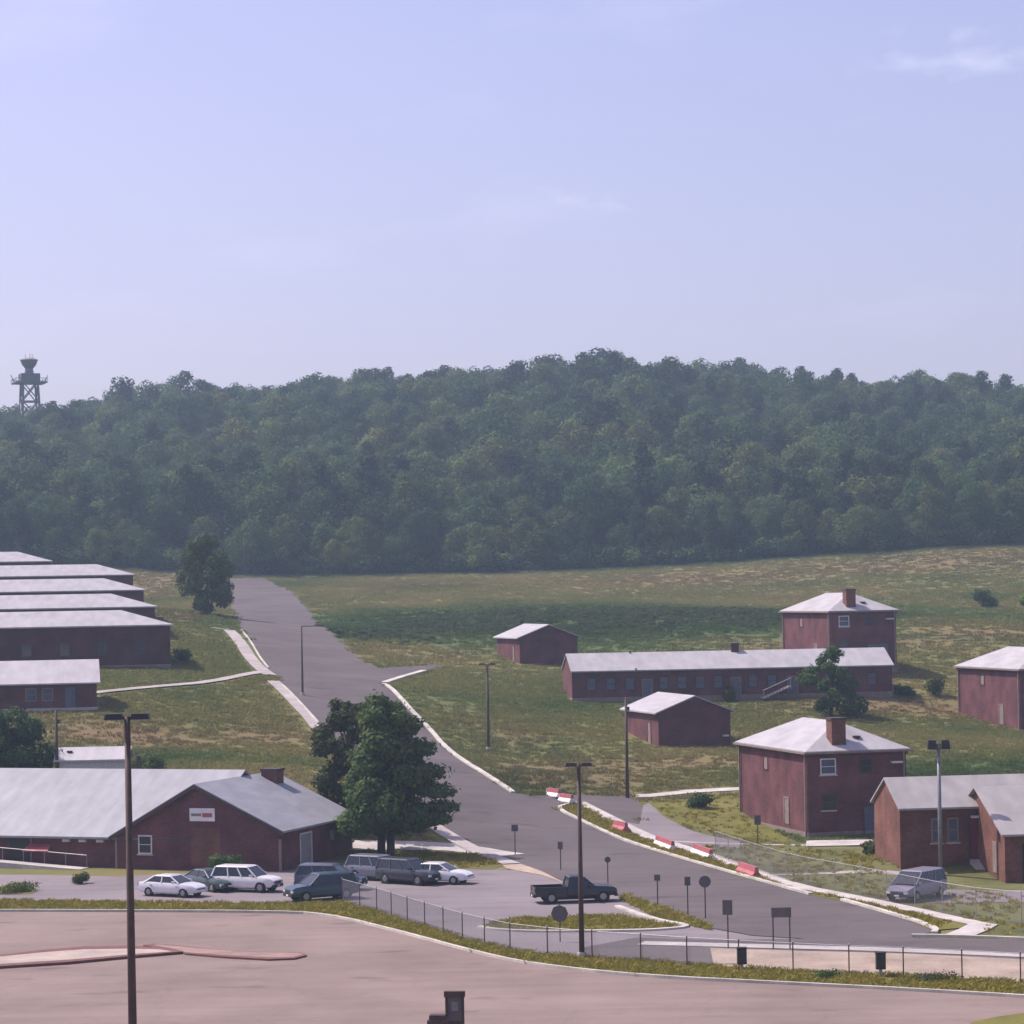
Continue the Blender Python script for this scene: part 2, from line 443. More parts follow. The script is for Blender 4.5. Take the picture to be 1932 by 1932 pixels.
def leaf_mat(name, c1, c2, c3=None, scale=0.35):
    m, N, L, b = new_mat(name)
    geo = N.new("ShaderNodeNewGeometry"); oi = N.new("ShaderNodeObjectInfo")
    n = N.new("ShaderNodeTexNoise"); n.inputs["Scale"].default_value = scale; n.inputs["Detail"].default_value = 4
    L.new(geo.outputs["Position"], n.inputs["Vector"])
    a = N.new("ShaderNodeMath"); a.operation = 'MULTIPLY_ADD'; a.inputs[1].default_value = 0.75
    L.new(n.outputs["Fac"], a.inputs[0])
    r = N.new("ShaderNodeMath"); r.operation = 'MULTIPLY_ADD'; r.inputs[1].default_value = 0.55; r.inputs[2].default_value = -0.15
    L.new(oi.outputs["Random"], r.inputs[0]); L.new(r.outputs[0], a.inputs[2])
    cr = N.new("ShaderNodeValToRGB"); L.new(a.outputs[0], cr.inputs["Fac"])
    e = cr.color_ramp.elements
    e[0].position = 0.1; e[0].color = (*c1, 1); e[1].position = 0.9; e[1].color = (*(c3 or c2), 1)
    k = e.new(0.55); k.color = (*c2, 1)
    L.new(cr.outputs["Color"], b.inputs["Base Color"])
    b.inputs["Roughness"].default_value = 0.75; b.inputs["Specular IOR Level"].default_value = 0.1
    tr = N.new("ShaderNodeBsdfTranslucent"); L.new(cr.outputs["Color"], tr.inputs["Color"])
    ms = N.new("ShaderNodeMixShader"); ms.inputs[0].default_value = 0.28
    out = N["Material Output"]
    L.new(b.outputs[0], ms.inputs[1]); L.new(tr.outputs[0], ms.inputs[2]); L.new(ms.outputs[0], out.inputs["Surface"])
    return m

def paint(name, col, rough=0.3):
    return mat(name, col, rough=rough, var=0.05, scale=3, coat=0.35)

M = {}
M['brick'] = brick_mat('brick', (0.142, 0.046, 0.050), (0.088, 0.031, 0.038), (0.135, 0.085, 0.085))
M['brick_orange'] = brick_mat('brick_orange', (0.180, 0.070, 0.050), (0.115, 0.046, 0.038), (0.16, 0.11, 0.09))
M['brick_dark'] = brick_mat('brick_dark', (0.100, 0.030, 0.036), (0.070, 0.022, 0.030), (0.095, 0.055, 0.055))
M['roof_pale'] = roof_mat('roof_pale', (0.385, 0.36, 0.372), stain=0.20)
M['roof_grey'] = roof_mat('roof_grey', (0.29, 0.285, 0.312), stain=0.20)
M['roof_shingle'] = roof_mat('roof_shingle', (0.335, 0.31, 0.305), stain=0.20)
M['roof_white'] = roof_mat('roof_white', (0.45, 0.42, 0.435), stain=0.2)
M['trim_dark'] = mat('trim_dark', (0.055, 0.032, 0.030), var=.15)
M['trim_white'] = mat('trim_white', (0.55, 0.53, 0.53), var=.1, scale=4)
M['trim_tan'] = mat('trim_tan', (0.20, 0.15, 0.13), var=.15)
M['concrete'] = mat('concrete', (0.40, 0.36, 0.34), rough=.9, var=.16, scale=.5, bump=.15)
M['kerb'] = mat('kerb', (0.42, 0.385, 0.34), rough=.9, var=.18, scale=.6, bump=.15)
M['path'] = mat('path', (0.33, 0.285, 0.27), rough=.9, var=.18, scale=.4, bump=.15)
M['island_top'] = mat('island_top', (0.33, 0.265, 0.225), rough=.9, var=.15, scale=.6)
M['island_red'] = mat('island_red', (0.235, 0.150, 0.128), rough=.9, var=.18, scale=.5)
M['kerb_red'] = mat('kerb_red', (0.12, 0.045, 0.035), rough=.8, var=.2, scale=2)
M['lot'] = asphalt_mat('lot_asphalt', (0.160, 0.117, 0.102), (0.265, 0.196, 0.172), crack=True)
M['road'] = asphalt_mat('road_asphalt', (0.078, 0.063, 0.063), (0.138, 0.112, 0.112), scale=.08)
M['lot2'] = asphalt_mat('old_asphalt', (0.155, 0.130, 0.136), (0.250, 0.212, 0.220), scale=.1)
M['sand'] = mat('sand', (0.33, 0.25, 0.19), rough=.95, var=.2, scale=.35, bump=.2)
M['ground'] = cover_mat('ground_cover', False, 1.02)
M['tuft'] = cover_mat('grass_tuft', True, 1.5)
M['lawn'] = mat('lawn', (0.135, 0.138, 0.032), rough=.95, var=.3, scale=.22, bump=.5, bscale=9, col2=(0.185, 0.165, 0.048), spec=.1)
M['lawn_grey'] = mat('lawn_grey', (0.100, 0.110, 0.045), rough=.95, var=.3, scale=.18, bump=.5, bscale=9, col2=(0.165, 0.160, 0.062), spec=.1)
M['blade'] = leaf_mat('grass_blade', (0.185, 0.185, 0.034), (0.290, 0.250, 0.052), (0.370, 0.280, 0.080), scale=.5)
M['scrub'] = leaf_mat('scrub_leaf', (0.045, 0.070, 0.030), (0.068, 0.094, 0.036), (0.095, 0.112, 0.042), scale=.2)
M['bark'] = mat('bark', (0.060, 0.045, 0.036), rough=.95, var=.3, scale=3, bump=.6, bscale=8, stretch=(1, 1, .2))
M['leaf_forest'] = leaf_mat('leaf_forest', (0.027, 0.062, 0.027), (0.063, 0.114, 0.036), (0.150, 0.195, 0.050), scale=.03)
M['leaf_dark'] = leaf_mat('leaf_dark', (0.032, 0.066, 0.025), (0.066, 0.115, 0.036), (0.125, 0.165, 0.048))
M['leaf_loose'] = leaf_mat('leaf_loose', (0.045, 0.058, 0.024), (0.075, 0.088, 0.032), (0.120, 0.120, 0.042))
M['leaf_forest_light'] = leaf_mat('leaf_forest_light', (0.050, 0.078, 0.024), (0.092, 0.125, 0.034), (0.165, 0.180, 0.050), scale=.05)
M['leaf_forest_dark'] = leaf_mat('leaf_forest_dark', (0.018, 0.042, 0.022), (0.034, 0.064, 0.030), (0.070, 0.100, 0.040), scale=.05)
M['leaf_light'] = leaf_mat('leaf_light', (0.060, 0.090, 0.025), (0.085, 0.115, 0.030), (0.12, 0.14, 0.04))
M['steel_dark'] = mat('steel_dark', (0.030, 0.022, 0.020), rough=.5, var=.2, scale=3)
M['steel_rust'] = mat('steel_rust', (0.055, 0.030, 0.022), rough=.7, var=.25, scale=2)
M['steel_grey'] = mat('steel_grey', (0.20, 0.19, 0.20), rough=.45, var=.12, scale=4, metal=.4)
M['galv'] = mat('galvanised', (0.30, 0.29, 0.30), rough=.5, var=.12, scale=5, metal=.3)
M['black'] = mat('black_plastic', (0.012, 0.012, 0.013), rough=.5, var=.1)
M['wood_pole'] = mat('wood_pole', (0.075, 0.055, 0.042), rough=.9, var=.25, scale=3, stretch=(1, 1, .1))
M['glass'] = mat('window_glass', (0.018, 0.022, 0.030), rough=.12, var=.2, scale=.7, spec=.6)
M['glass_blue'] = mat('window_glass_blue', (0.060, 0.070, 0.110), rough=.25, var=.25, scale=.8)
M['lens'] = mat('lamp_lens', (0.5, 0.5, 0.48), rough=.3, var=.05)
M['red'] = mat('red_plastic', (0.36, 0.095, 0.105), rough=.5, var=.12, scale=2)
M['white'] = mat('white_plastic', (0.72, 0.69, 0.69), rough=.5, var=.06, scale=2)
M['sign_back'] = mat('sign_back', (0.085, 0.074, 0.076), rough=.5, var=.15)
M['tyre'] = mat('tyre', (0.012, 0.012, 0.012), rough=.8, var=.1)
M['rim'] = mat('rim', (0.30, 0.30, 0.32), rough=.35, var=.05, metal=.7)
M['head_lamp'] = mat('head_lamp', (0.55, 0.55, 0.55), rough=.15, var=.05)
M['tail_lamp'] = mat('tail_lamp', (0.25, 0.015, 0.015), rough=.2, var=.05)
M['door_grey'] = mat('door_grey', (0.24, 0.23, 0.25), rough=.6, var=.08)
M['door_blue'] = mat('door_blue', (0.085, 0.085, 0.12), rough=.6, var=.15)
M['door_red'] = mat('door_red', (0.16, 0.022, 0.040), rough=.6, var=.15)

# ------------------------------------------------------------------ mesh builder
class MB:
    def __init__(s):
        s.v = []; s.f = []
    def add(s, vs, fs):
        k = len(s.v); s.v += [tuple(p) for p in vs]; s.f += [tuple(i + k for i in f) for f in fs]
        return s
    def box(s, c, size, rz=0.0):
        x, y, z = [d / 2 for d in size]; cs, sn = math.cos(rz), math.sin(rz)
        vs = []
        for (a, b, d) in ((-1, -1, -1), (1, -1, -1), (1, 1, -1), (-1, 1, -1), (-1, -1, 1), (1, -1, 1), (1, 1, 1), (-1, 1, 1)):
            X, Y = a * x, b * y
            vs.append((c[0] + X * cs - Y * sn, c[1] + X * sn + Y * cs, c[2] + d * z))
        return s.add(vs, [(0, 3, 2, 1), (4, 5, 6, 7), (0, 1, 5, 4), (1, 2, 6, 5), (2, 3, 7, 6), (3, 0, 4, 7)])
    def bx(s, x0, x1, y0, y1, z0, z1):
        return s.box(((x0 + x1) / 2, (y0 + y1) / 2, (z0 + z1) / 2), (x1 - x0, y1 - y0, z1 - z0))
    def tube(s, pts, radii, n=8, cap=True):
        pts = [Vector(p) for p in pts]
        rings = []
        for i, p in enumerate(pts):
            t = (pts[min(i + 1, len(pts) - 1)] - pts[max(i - 1, 0)]).normalized()
            a = t.orthogonal().normalized() if abs(t.z) < .99 else Vector((1, 0, 0))
            a = (a - t * a.dot(t)).normalized(); b = t.cross(a)
            rings.append([p + (a * math.cos(2 * math.pi * k / n) + b * math.sin(2 * math.pi * k / n)) * radii[i] for k in range(n)])
        vs = [q for r in rings for q in r]; fs = []
        for i in range(len(rings) - 1):
            for k in range(n):
                fs.append((i * n + k, i * n + (k + 1) % n, (i + 1) * n + (k + 1) % n, (i + 1) * n + k))
        if cap:
            fs.append(tuple(reversed(range(n)))); fs.append(tuple((len(rings) - 1) * n + k for k in range(n)))
        return s.add(vs, fs)
    def cyl(s, a, b, r, n=12, r2=None):
        return s.tube([a, b], [r, r if r2 is None else r2], n)
    def prism(s, poly, z0, z1):
        n = len(poly)
        vs = [(p[0], p[1], z0) for p in poly] + [(p[0], p[1], z1) for p in poly]
        fs = [tuple(reversed(range(n))), tuple(range(n, 2 * n))] + [(i, (i + 1) % n, n + (i + 1) % n, n + i) for i in range(n)]
        return s.add(vs, fs)
    def build(s, name, m, parent=None, smooth_shade=False):
        me = bpy.data.meshes.new(name)
        me.from_pydata(s.v, [], s.f)
        bm = bmesh.new(); bm.from_mesh(me)
        bmesh.ops.recalc_face_normals(bm, faces=bm.faces); bm.to_mesh(me); bm.free()
        me.materials.append(M[m] if isinstance(m, str) else m)
        if smooth_shade:
            me.polygons.foreach_set("use_smooth", [True] * len(me.polygons))
        o = bpy.data.objects.new(name, me); COL.objects.link(o)
        if parent is not None: o.parent = parent
        return o

# ------------------------------------------------------------------ the ground and what is laid on it
PAVED = []      # polygons where no tall grass grows

def build_ground():
    ny, nx = GZ.shape
    co = np.stack([_mx, _my, GZ], -1).reshape(-1, 3)
    idx = np.arange(nx * ny).reshape(ny, nx)
    f = np.stack([idx[:-1, :-1], idx[:-1, 1:], idx[1:, 1:], idx[1:, :-1]], -1).reshape(-1, 4)
    me = bpy.data.meshes.new("ground")
    me.from_pydata(co.tolist(), [], f.tolist())
    for nm, fn in (("dry", dryness), ("soil", soilness)):
        a = me.attributes.new(nm, 'FLOAT', 'POINT')
        a.data.foreach_set("value", fn(co[:, 0], co[:, 1]).astype(np.float32))
    me.materials.append(M['ground'])
    me.polygons.foreach_set("use_smooth", [True] * len(me.polygons))
    o = bpy.data.objects.new("ground", me); COL.objects.link(o)
    tag(o, kind="structure")

def blob(x, y, cx, cy, rx, ry):
    return np.exp(-(((x - cx) / rx) ** 2 + ((y - cy) / ry) ** 2))

SOIL_SPOTS = [(1030, 1455, 9, 14), (290, 1105, 7, 40), (1120, 1450, 10, 6), (1850, 1195, 12, 12), (1700, 1215, 10, 10), (330, 1160, 5, 14), (1250, 1440, 14, 5),
              (480, 1390, 5, 4), (1300, 1095, 26, 14), (800, 1105, 16, 12), (1750, 1060, 30, 18), (1650, 1330, 12, 5), (250, 1390, 9, 6)]
LUSH_SPOTS = [(900, 1180, 38, 36), (1150, 1190, 36, 36), (1350, 1165, 30, 36), (1000, 1330, 14, 10), (560, 1100, 10, 30), (1700, 1160, 26, 20), (1000, 1490, 7, 8), (420, 1430, 24, 5),
              (1800, 1450, 30, 10), (700, 1180, 18, 30)]

def soilness(x, y):
    s = np.zeros(np.shape(x))
    for (px, py, rx, ry) in SOIL_SPOTS:
        cx, cy = P(px, py); s = np.maximum(s, 0.7 * blob(x, y, cx, cy, rx, ry))
    s = s * (0.35 + 1.1 * fbm(x / 5.0, y / 5.0, 5))
    return np.clip(s + np.clip(fbm(x / 12.0, y / 12.0, 9) - 0.60, 0, 1) * 1.6, 0, 0.9)

def dryness(x, y):
    d = 0.17 + 0.76 * fbm(x / 16.0, y / 24.0, 21, 5)
    for (px, py, rx, ry) in LUSH_SPOTS:
        cx, cy = P(px, py); d = d - 0.34 * blob(x, y, cx, cy, rx, ry)
    d = d - 0.6 * np.clip((y - 556) / 10.0, 0, 1)
    return np.clip(d, 0.02, 1.0)

def drape(name, poly, m, off, step=2.0, height=None, kind="structure", paved=True):
    """a sheet laid over the ground; cut on a grid so that it follows the slope"""
    bm = bmesh.new()
    vs = [bm.verts.new((p[0], p[1], 0)) for p in poly]
    f = bm.faces.new(vs)
    if f.normal.z < 0 or f.calc_area() == 0: pass
    xs = [p[0] for p in poly]; ys = [p[1] for p in poly]
    for (lo, hi, ax) in ((min(xs), max(xs), 0), (min(ys), max(ys), 1)):
        k = math.ceil(lo / step) * step
        while k < hi:
            co = (k, 0, 0) if ax == 0 else (0, k, 0); no = (1, 0, 0) if ax == 0 else (0, 1, 0)
            bmesh.ops.bisect_plane(bm, geom=bm.verts[:] + bm.edges[:] + bm.faces[:], plane_co=co, plane_no=no, dist=1e-4)
            k += step
    bmesh.ops.triangulate(bm, faces=[q for q in bm.faces if len(q.verts) > 4])
    bmesh.ops.recalc_face_normals(bm, faces=bm.faces)
    if sum(q.normal.z for q in bm.faces) < 0:
        bmesh.ops.reverse_faces(bm, faces=bm.faces)
    z = gz(np.array([v.co.x for v in bm.verts]), np.array([v.co.y for v in bm.verts]))
    for v, q in zip(bm.verts, z):
        v.co.z = float(q) + off
    if height:
        ext = bmesh.ops.extrude_face_region(bm, geom=bm.faces[:])
        for v in [g for g in ext['geom'] if isinstance(g, bmesh.types.BMVert)]: v.co.z += height
        bmesh.ops.recalc_face_normals(bm, faces=bm.faces)
    me = bpy.data.meshes.new(name); bm.to_mesh(me); bm.free()
    me.materials.append(M[m])
    o = bpy.data.objects.new(name, me); COL.objects.link(o)
    tag(o, kind=kind)
    if paved: PAVED.append(poly)
    return o

def ribbon(pl, w):
    a = offset_line(pl, w / 2); b = offset_line(pl, -w / 2)
    return a + b[::-1]

def path(name, pxs, w, m='path', off=0.075, sm=1):
    pl = smooth(PL(pxs), sm)
    PAVED.append(ribbon(pl, w + 1.3))
    return drape(name, ribbon(densify(pl, 1.5), w), m, off)

def kerb(pxs, w=0.16, h=0.15, m='kerb', sm=2, world_pts=None, gaps=()):
    pl = world_pts or PL(pxs)
    pl = densify(smooth(pl, sm), 1.5)
    a = offset_line(pl, w / 2); b = offset_line(pl, -w / 2)
    mb = MB(); n = len(pl); vs = []
    for i in range(n):
        z = float(gz(*pl[i]))
        vs += [(*a[i], z - .1), (*a[i], z + .05 + h), (*b[i], z + .05 + h), (*b[i], z - .1)]
    fs = []
    for i in range(n - 1):
        for k in range(4):
            fs.append((4 * i + k, 4 * i + (k + 1) % 4, 4 * i + 4 + (k + 1) % 4, 4 * i + 4 + k))
    fs += [(0, 1, 2, 3), (4 * n - 4, 4 * n - 1, 4 * n - 2, 4 * n - 3)]
    mb.add(vs, fs)
    return tag(mb.build("kerb", m), kind="structure")

build_ground()

# near car park
LOT_EDGE = [(-120, 1722), (0, 1721), (250, 1722), (500, 1723), (620, 1728), (760, 1763), (900, 1801), (1000, 1823), (1200, 1845), (1500, 1860), (1700, 1870), (1932, 1884), (2060, 1892)]
lot_edge = smooth(PL(LOT_EDGE), 2)
lot_poly = lot_edge + [(55, 100), (40, 45), (-40, 45), (-60, 100)]
drape("car_park", lot_poly, 'lot', 0.030)
# road up the hill, with its two side streets
road_left = [(432, 1092), (436, 1140), (452, 1185), (478, 1225), (508, 1265), (535, 1295), (600, 1362), (680, 1445), (760, 1515), (845, 1572), (900, 1598), (962, 1626), (1020, 1645), (1075, 1668), (1180, 1693), (1260, 1722), (1330, 1750), (1420, 1766), (1520, 1772), (1720, 1771), (1766, 1757)]
road_right = [(1755, 1748), (1700, 1731), (1600, 1702), (1530, 1689), (1400, 1655), (1270, 1617), (1180, 1587), (1100, 1552), (1050, 1527), (1085, 1512), (1120, 1532), (1180, 1560), (1205, 1555), (1215, 1520), (1190, 1503), (1080, 1500), (1000, 1502), (965, 1495), (900, 1453), (830, 1393), (760, 1324), (724, 1291), (800, 1266), (840, 1258), (830, 1254), (720, 1261), (690, 1252), (660, 1228), (620, 1188), (580, 1145), (545, 1112), (500, 1090)]
drape("road", PL(road_left) + PL(road_right), 'road', 0.042)
# yard in front of the brick building, as far as the fence
YARD = [(-120, 1702), (-100, 1650), (110, 1652), (225, 1655), (300, 1650), (540, 1643), (690, 1636), (860, 1640), (1012, 1643), (1075, 1669), (1180, 1694), (1260, 1723), (1330, 1751), (1420, 1767), (1520, 1773), (1340, 1776), (1200, 1771), (1100, 1790), (1099, 1806), (979, 1795), (880, 1772), (779, 1741), (713, 1719), (640, 1703), (520, 1706), (250, 1702), (0, 1700)]
drape("yard", PL(YARD), 'lot2', 0.036)
drape("planting_bed", PL([(-110, 1672), (30, 1674), (72, 1680), (60, 1688), (-110, 1690)]), 'lawn', 0.055)
# verge between the car park and the yard
VERGE = [(-120, 1700), (0, 1700), (250, 1703), (520, 1707), (640, 1703), (713, 1720), (779, 1742), (880, 1773), (979, 1796), (1099, 1807), (1200, 1812), (1347, 1824), (1566, 1836), (1779, 1845), (1911, 1853), (2060, 1861)]
drape("verge", PL(VERGE) + [p for p in reversed(PL([(x, y - 2) for x, y in LOT_EDGE]))], 'lawn', 0.060)
kerb([(x, y - 1) for x, y in LOT_EDGE], 0.22, 0.12)
drape("sand_strip", PL([(1340, 1790), (1500, 1795), (1720, 1801), (2060, 1818), (2060, 1861), (1911, 1853), (1779, 1845), (1566, 1836), (1347, 1824)]), 'sand', 0.050)
drape("frontage_road", PL([(1105, 1788), (1200, 1770), (1340, 1775), (1520, 1772), (1720, 1770), (2060, 1780), (2060, 1819), (1720, 1802), (1500, 1796), (1345, 1791), (1347, 1825), (1200, 1813), (1100, 1808)]), 'road', 0.040)
path("footway", [(1210, 1781), (1400, 1786), (1700, 1794), (2060, 1810)], 1.5, 'concrete', 0.070)
# grass island by the yard
ISL = [(905, 1750), (960, 1737), (1060, 1731), (1165, 1729), (1235, 1741), (1288, 1750), (1240, 1755), (1000, 1758), (930, 1755)]
drape("grass_island", PL(ISL), 'lawn', 0.075)
kerb([(905, 1751), (930, 1756), (1000, 1760), (1150, 1759), (1240, 1757), (1312, 1750), (1235, 1738), (1165, 1712)], 0.4, 0.10)
drape("roadside_grass", PL([(1168, 1697), (1180, 1690), (1262, 1718), (1335, 1747), (1345, 1757), (1310, 1750), (1230, 1728)]), 'lawn', 0.085)
# lawn, paths and earth round the big tree
drape("tree_lawn", PL([(664, 1640), (668, 1560), (720, 1545), (840, 1562), (900, 1590), (960, 1630), (930, 1640)]), 'lawn', 0.030, paved=False)
drape("earth_shoulder", PL([(915, 1607), (965, 1625), (1022, 1645), (1068, 1668), (1020, 1652), (955, 1640), (938, 1625)]), 'sand', 0.062)
path("footpath", [(600, 1597), (670, 1596), (780, 1597), (880, 1601), (960, 1615)], 3.0, 'concrete', 0.070)
path("footpath", [(515, 1286), (552, 1322), (592, 1364), (680, 1452), (760, 1524), (850, 1580), (900, 1606), (965, 1632)], 1.4, 'path', 0.12)
path("footpath", [(432, 1190), (462, 1228), (490, 1262), (510, 1275)], 1.6, 'path', 0.13)
path("footpath", [(150, 1312), (260, 1300), (350, 1293), (440, 1280), (500, 1268)], 1.3, 'path', 0.14)
path("footpath", [(400, 1186), (432, 1189)], 1.6, 'path', 0.15, 0)
kerb([(455, 1190), (478, 1222), (507, 1262)], .2)
kerb([(724, 1292), (760, 1326), (830, 1395), (900, 1455), (968, 1497)], .45, .14)
kerb([(726, 1290), (760, 1278), (800, 1267)], .9, .16)
kerb([(535, 1297), (600, 1364), (680, 1447)], .2)
# right side: kerb, planted strip, footway, lawns
drape("kerb_strip", PL([(1052, 1526), (1095, 1517), (1170, 1556), (1255, 1592), (1330, 1614), (1420, 1647), (1500, 1676), (1580, 1690), (1700, 1716), (1790, 1737), (1840, 1750), (1762, 1757), (1700, 1732), (1600, 1703), (1530, 1690), (1400, 1656), (1270, 1618), (1180, 1588), (1100, 1553)]), 'lawn', 0.058)
path("footway", [(1092, 1514), (1170, 1554), (1255, 1590), (1330, 1612), (1420, 1645), (1500, 1673), (1590, 1690), (1700, 1713), (1790, 1733), (1856, 1747)], 1.3, 'concrete', 0.080)
path("footway", [(1858, 1745), (1835, 1757), (1805, 1769)], 1.7, 'concrete', 0.090, 0)
kerb([(1096, 1516), (1072, 1519), (1048, 1526), (1100, 1551), (1180, 1586), (1270, 1616), (1400, 1654), (1530, 1689)], .35, .13)
kerb([(1590, 1700), (1700, 1731), (1752, 1748), (1768, 1757), (1762, 1763)], .35, .13)
kerb([(1720, 1768), (1800, 1769), (1932, 1774), (2060, 1780)], .3, .13)
drape("lawn", PL([(1120, 1534), (1215, 1556), (1220, 1522), (1230, 1512), (1390, 1500), (1420, 1560), (1520, 1592), (1700, 1602), (2060, 1612), (2060, 1778), (1932, 1772), (1806, 1767), (1858, 1748), (1790, 1732), (1700, 1712), (1590, 1689), (1500, 1672), (1420, 1644), (1330, 1611), (1255, 1588), (1170, 1552)]), 'lawn_grey', 0.034)
drape("lawn", PL([(1205, 1514), (1395, 1500), (1400, 1535), (1490, 1578), (1480, 1592), (1400, 1580), (1300, 1560), (1230, 1545)]), 'lawn', 0.047)
SIDE = PL([(1150, 1547), (1206, 1556), (1214, 1520), (1225, 1516), (1250, 1540), (1310, 1570), (1395, 1588), (1395, 1601), (1300, 1596), (1215, 1580)])
drape("side_street", SIDE, 'lot2', 0.051)
path("footpath", [(1195, 1503), (1300, 1494), (1400, 1489)], 1.6, 'concrete', 0.065, 0)
path("footpath", [(1200, 1584), (1300, 1590), (1400, 1594), (1520, 1596)], 0.9, 'path', 0.062, 1)
path("footpath", [(1400, 1655), (1500, 1650), (1620, 1645), (1700, 1650)], 0.8, 'path', 0.062, 1)
drape("driveway", PL([(1660, 1700), (1690, 1683), (1780, 1680), (1880, 1682), (2060, 1678), (2060, 1704), (1880, 1704), (1770, 1706)]), 'lot2', 0.055)
drape("apron", PL([(1522, 1588), (1645, 1586), (1650, 1596), (1520, 1599)]), 'concrete', 0.10)
drape("grass_corner", PL([(1830, 1932), (1880, 1921), (1932, 1914), (2050, 1905), (2050, 1960), (1850, 1960)]), 'lawn', 0.07)
# low traffic islands in the car park
drape("traffic_island", PL([(-90, 1812), (0, 1807), (90, 1797), (160, 1791), (240, 1790), (310, 1793), (346, 1801), (300, 1805), (253, 1809), (127, 1821), (0, 1829), (-90, 1835)]), 'kerb_red', 0.02, height=0.16)
drape("traffic_island", PL([(-88, 1815), (0, 1811), (90, 1802), (160, 1797), (240, 1796), (300, 1797), (325, 1801), (253, 1806), (127, 1817), (0, 1825), (-88, 1831)]), 'island_top', 0.186)
drape("traffic_island", PL([(350, 1803), (420, 1809), (506, 1814), (556, 1812), (579, 1806), (566, 1801), (490, 1800), (410, 1795), (340, 1788), (290, 1784), (270, 1787), (330, 1796)]), 'kerb_red', 0.018, height=0.11)
drape("traffic_island", PL([(350, 1801), (420, 1806), (506, 1811), (552, 1810), (573, 1805), (562, 1802), (490, 1801), (410, 1796), (340, 1790), (296, 1786), (290, 1788), (335, 1796)]), 'island_red', 0.135)

# ------------------------------------------------------------------ buildings
FOOT = []     # footprints, kept clear of grass

def foot(root_loc, th, x0, x1, y0, y1):
    c, s = math.cos(th), math.sin(th)
    FOOT.append([(root_loc[0] + x * c - y * s, root_loc[1] + x * s + y * c) for (x, y) in ((x0, y0), (x1, y0), (x1, y1), (x0, y1))])

def hip_roof(x0, x1, y0, y1, h, rise, ov=0.45, th=0.2):
    X0, X1, Y0, Y1 = x0 - ov, x1 + ov, y0 - ov, y1 + ov
    w, d = X1 - X0, Y1 - Y0
    i = min(w, d) / 2
    if d >= w: r = [((X0 + X1) / 2, Y0 + i), ((X0 + X1) / 2, Y1 - i)]
    else: r = [(X0 + i, (Y0 + Y1) / 2), (X1 - i, (Y0 + Y1) / 2)]
    vs = [(X0, Y0, h), (X1, Y0, h), (X1, Y1, h), (X0, Y1, h), (*r[0], h + rise), (*r[1], h + rise),
          (X0, Y0, h - th), (X1, Y0, h - th), (X1, Y1, h - th), (X0, Y1, h - th)]
    if d >= w: top = [(0, 1, 4), (1, 2, 5, 4), (2, 3, 5), (3, 0, 4, 5)]
    else: top = [(0, 1, 5, 4), (1, 2, 5), (2, 3, 4, 5), (3, 0, 4)]
    return MB().add(vs, top + [(0, 6, 7, 1), (1, 7, 8, 2), (2, 8, 9, 3), (3, 9, 6, 0), (6, 9, 8, 7)])

def gable_walls(x0, x1, y0, y1, h, rise, axis, low=0.0):
    mb = MB()
    if axis == 'y':     # ridge runs along y, gables face -y and +y
        xm = (x0 + x1) / 2
        sec = [(x0, -0.6), (x1, -0.6), (x1, h), (xm, h + rise), (x0, h - low)]
        vs = [(x, y0, z) for x, z in sec] + [(x, y1, z) for x, z in sec]
    else:
        ym = (y0 + y1) / 2
        sec = [(y0, -0.6), (y1, -0.6), (y1, h), (ym, h + rise), (y0, h - low)]
        vs = [(x0, y, z) for y, z in sec] + [(x1, y, z) for y, z in sec]
    return mb.add(vs, [(0, 1, 2, 3, 4), (9, 8, 7, 6, 5)] + [(i, (i + 1) % 5, 5 + (i + 1) % 5, 5 + i) for i in range(5)])

def gable_roof(x0, x1, y0, y1, h, rise, axis, ov=0.45, th=0.14, low=0.0, gov=0.35):
    """two sheets over a ridge; th is the thickness, low drops the first eave"""
    mb = MB()
    def slab(p, q, a0, a1):
        # p: eave (across, z), q: ridge (across, z)
        if axis == 'y': V = lambda c, z, a: (c, a, z)
        else: V = lambda c, z, a: (a, c, z)
        vs = []
        for a in (a0, a1):
            vs += [V(p[0], p[1], a), V(q[0], q[1], a), V(q[0], q[1] + th, a), V(p[0], p[1] + th, a)]
        mb.add(vs, [(0, 1, 2, 3), (7, 6, 5, 4), (0, 4, 5, 1), (1, 5, 6, 2), (2, 6, 7, 3), (3, 7, 4, 0)])
    if axis == 'y': c0, c1, a0, a1 = x0, x1, y0 - gov, y1 + gov
    else: c0, c1, a0, a1 = y0, y1, x0 - gov, x1 + gov
    cm = (c0 + c1) / 2; half = cm - c0
    s0 = (rise + low) / half; s1 = rise / half
    g = 0.02
    slab((c0 - ov, h - low - s0 * ov + g), (cm, h + rise + g), a0, a1)
    slab((c1 + ov, h - s1 * ov + g + .004), (cm, h + rise + g + .004), a0, a1)
    return mb

def on_face(face, a, b, u, z, du, dz, t, proud):
    """a box lying on a wall: u along it, z up, t thick, standing proud of it"""
    if face == 'front': return (u - du / 2, u + du / 2, -proud, -proud + t, z, z + dz)
    if face == 'back': return (u - du / 2, u + du / 2, b + proud - t, b + proud, z, z + dz)
    if face == 'left': return (-proud, -proud + t, u - du / 2, u + du / 2, z, z + dz)
    return (a + proud - t, a + proud, u - du / 2, u + du / 2, z, z + dz)

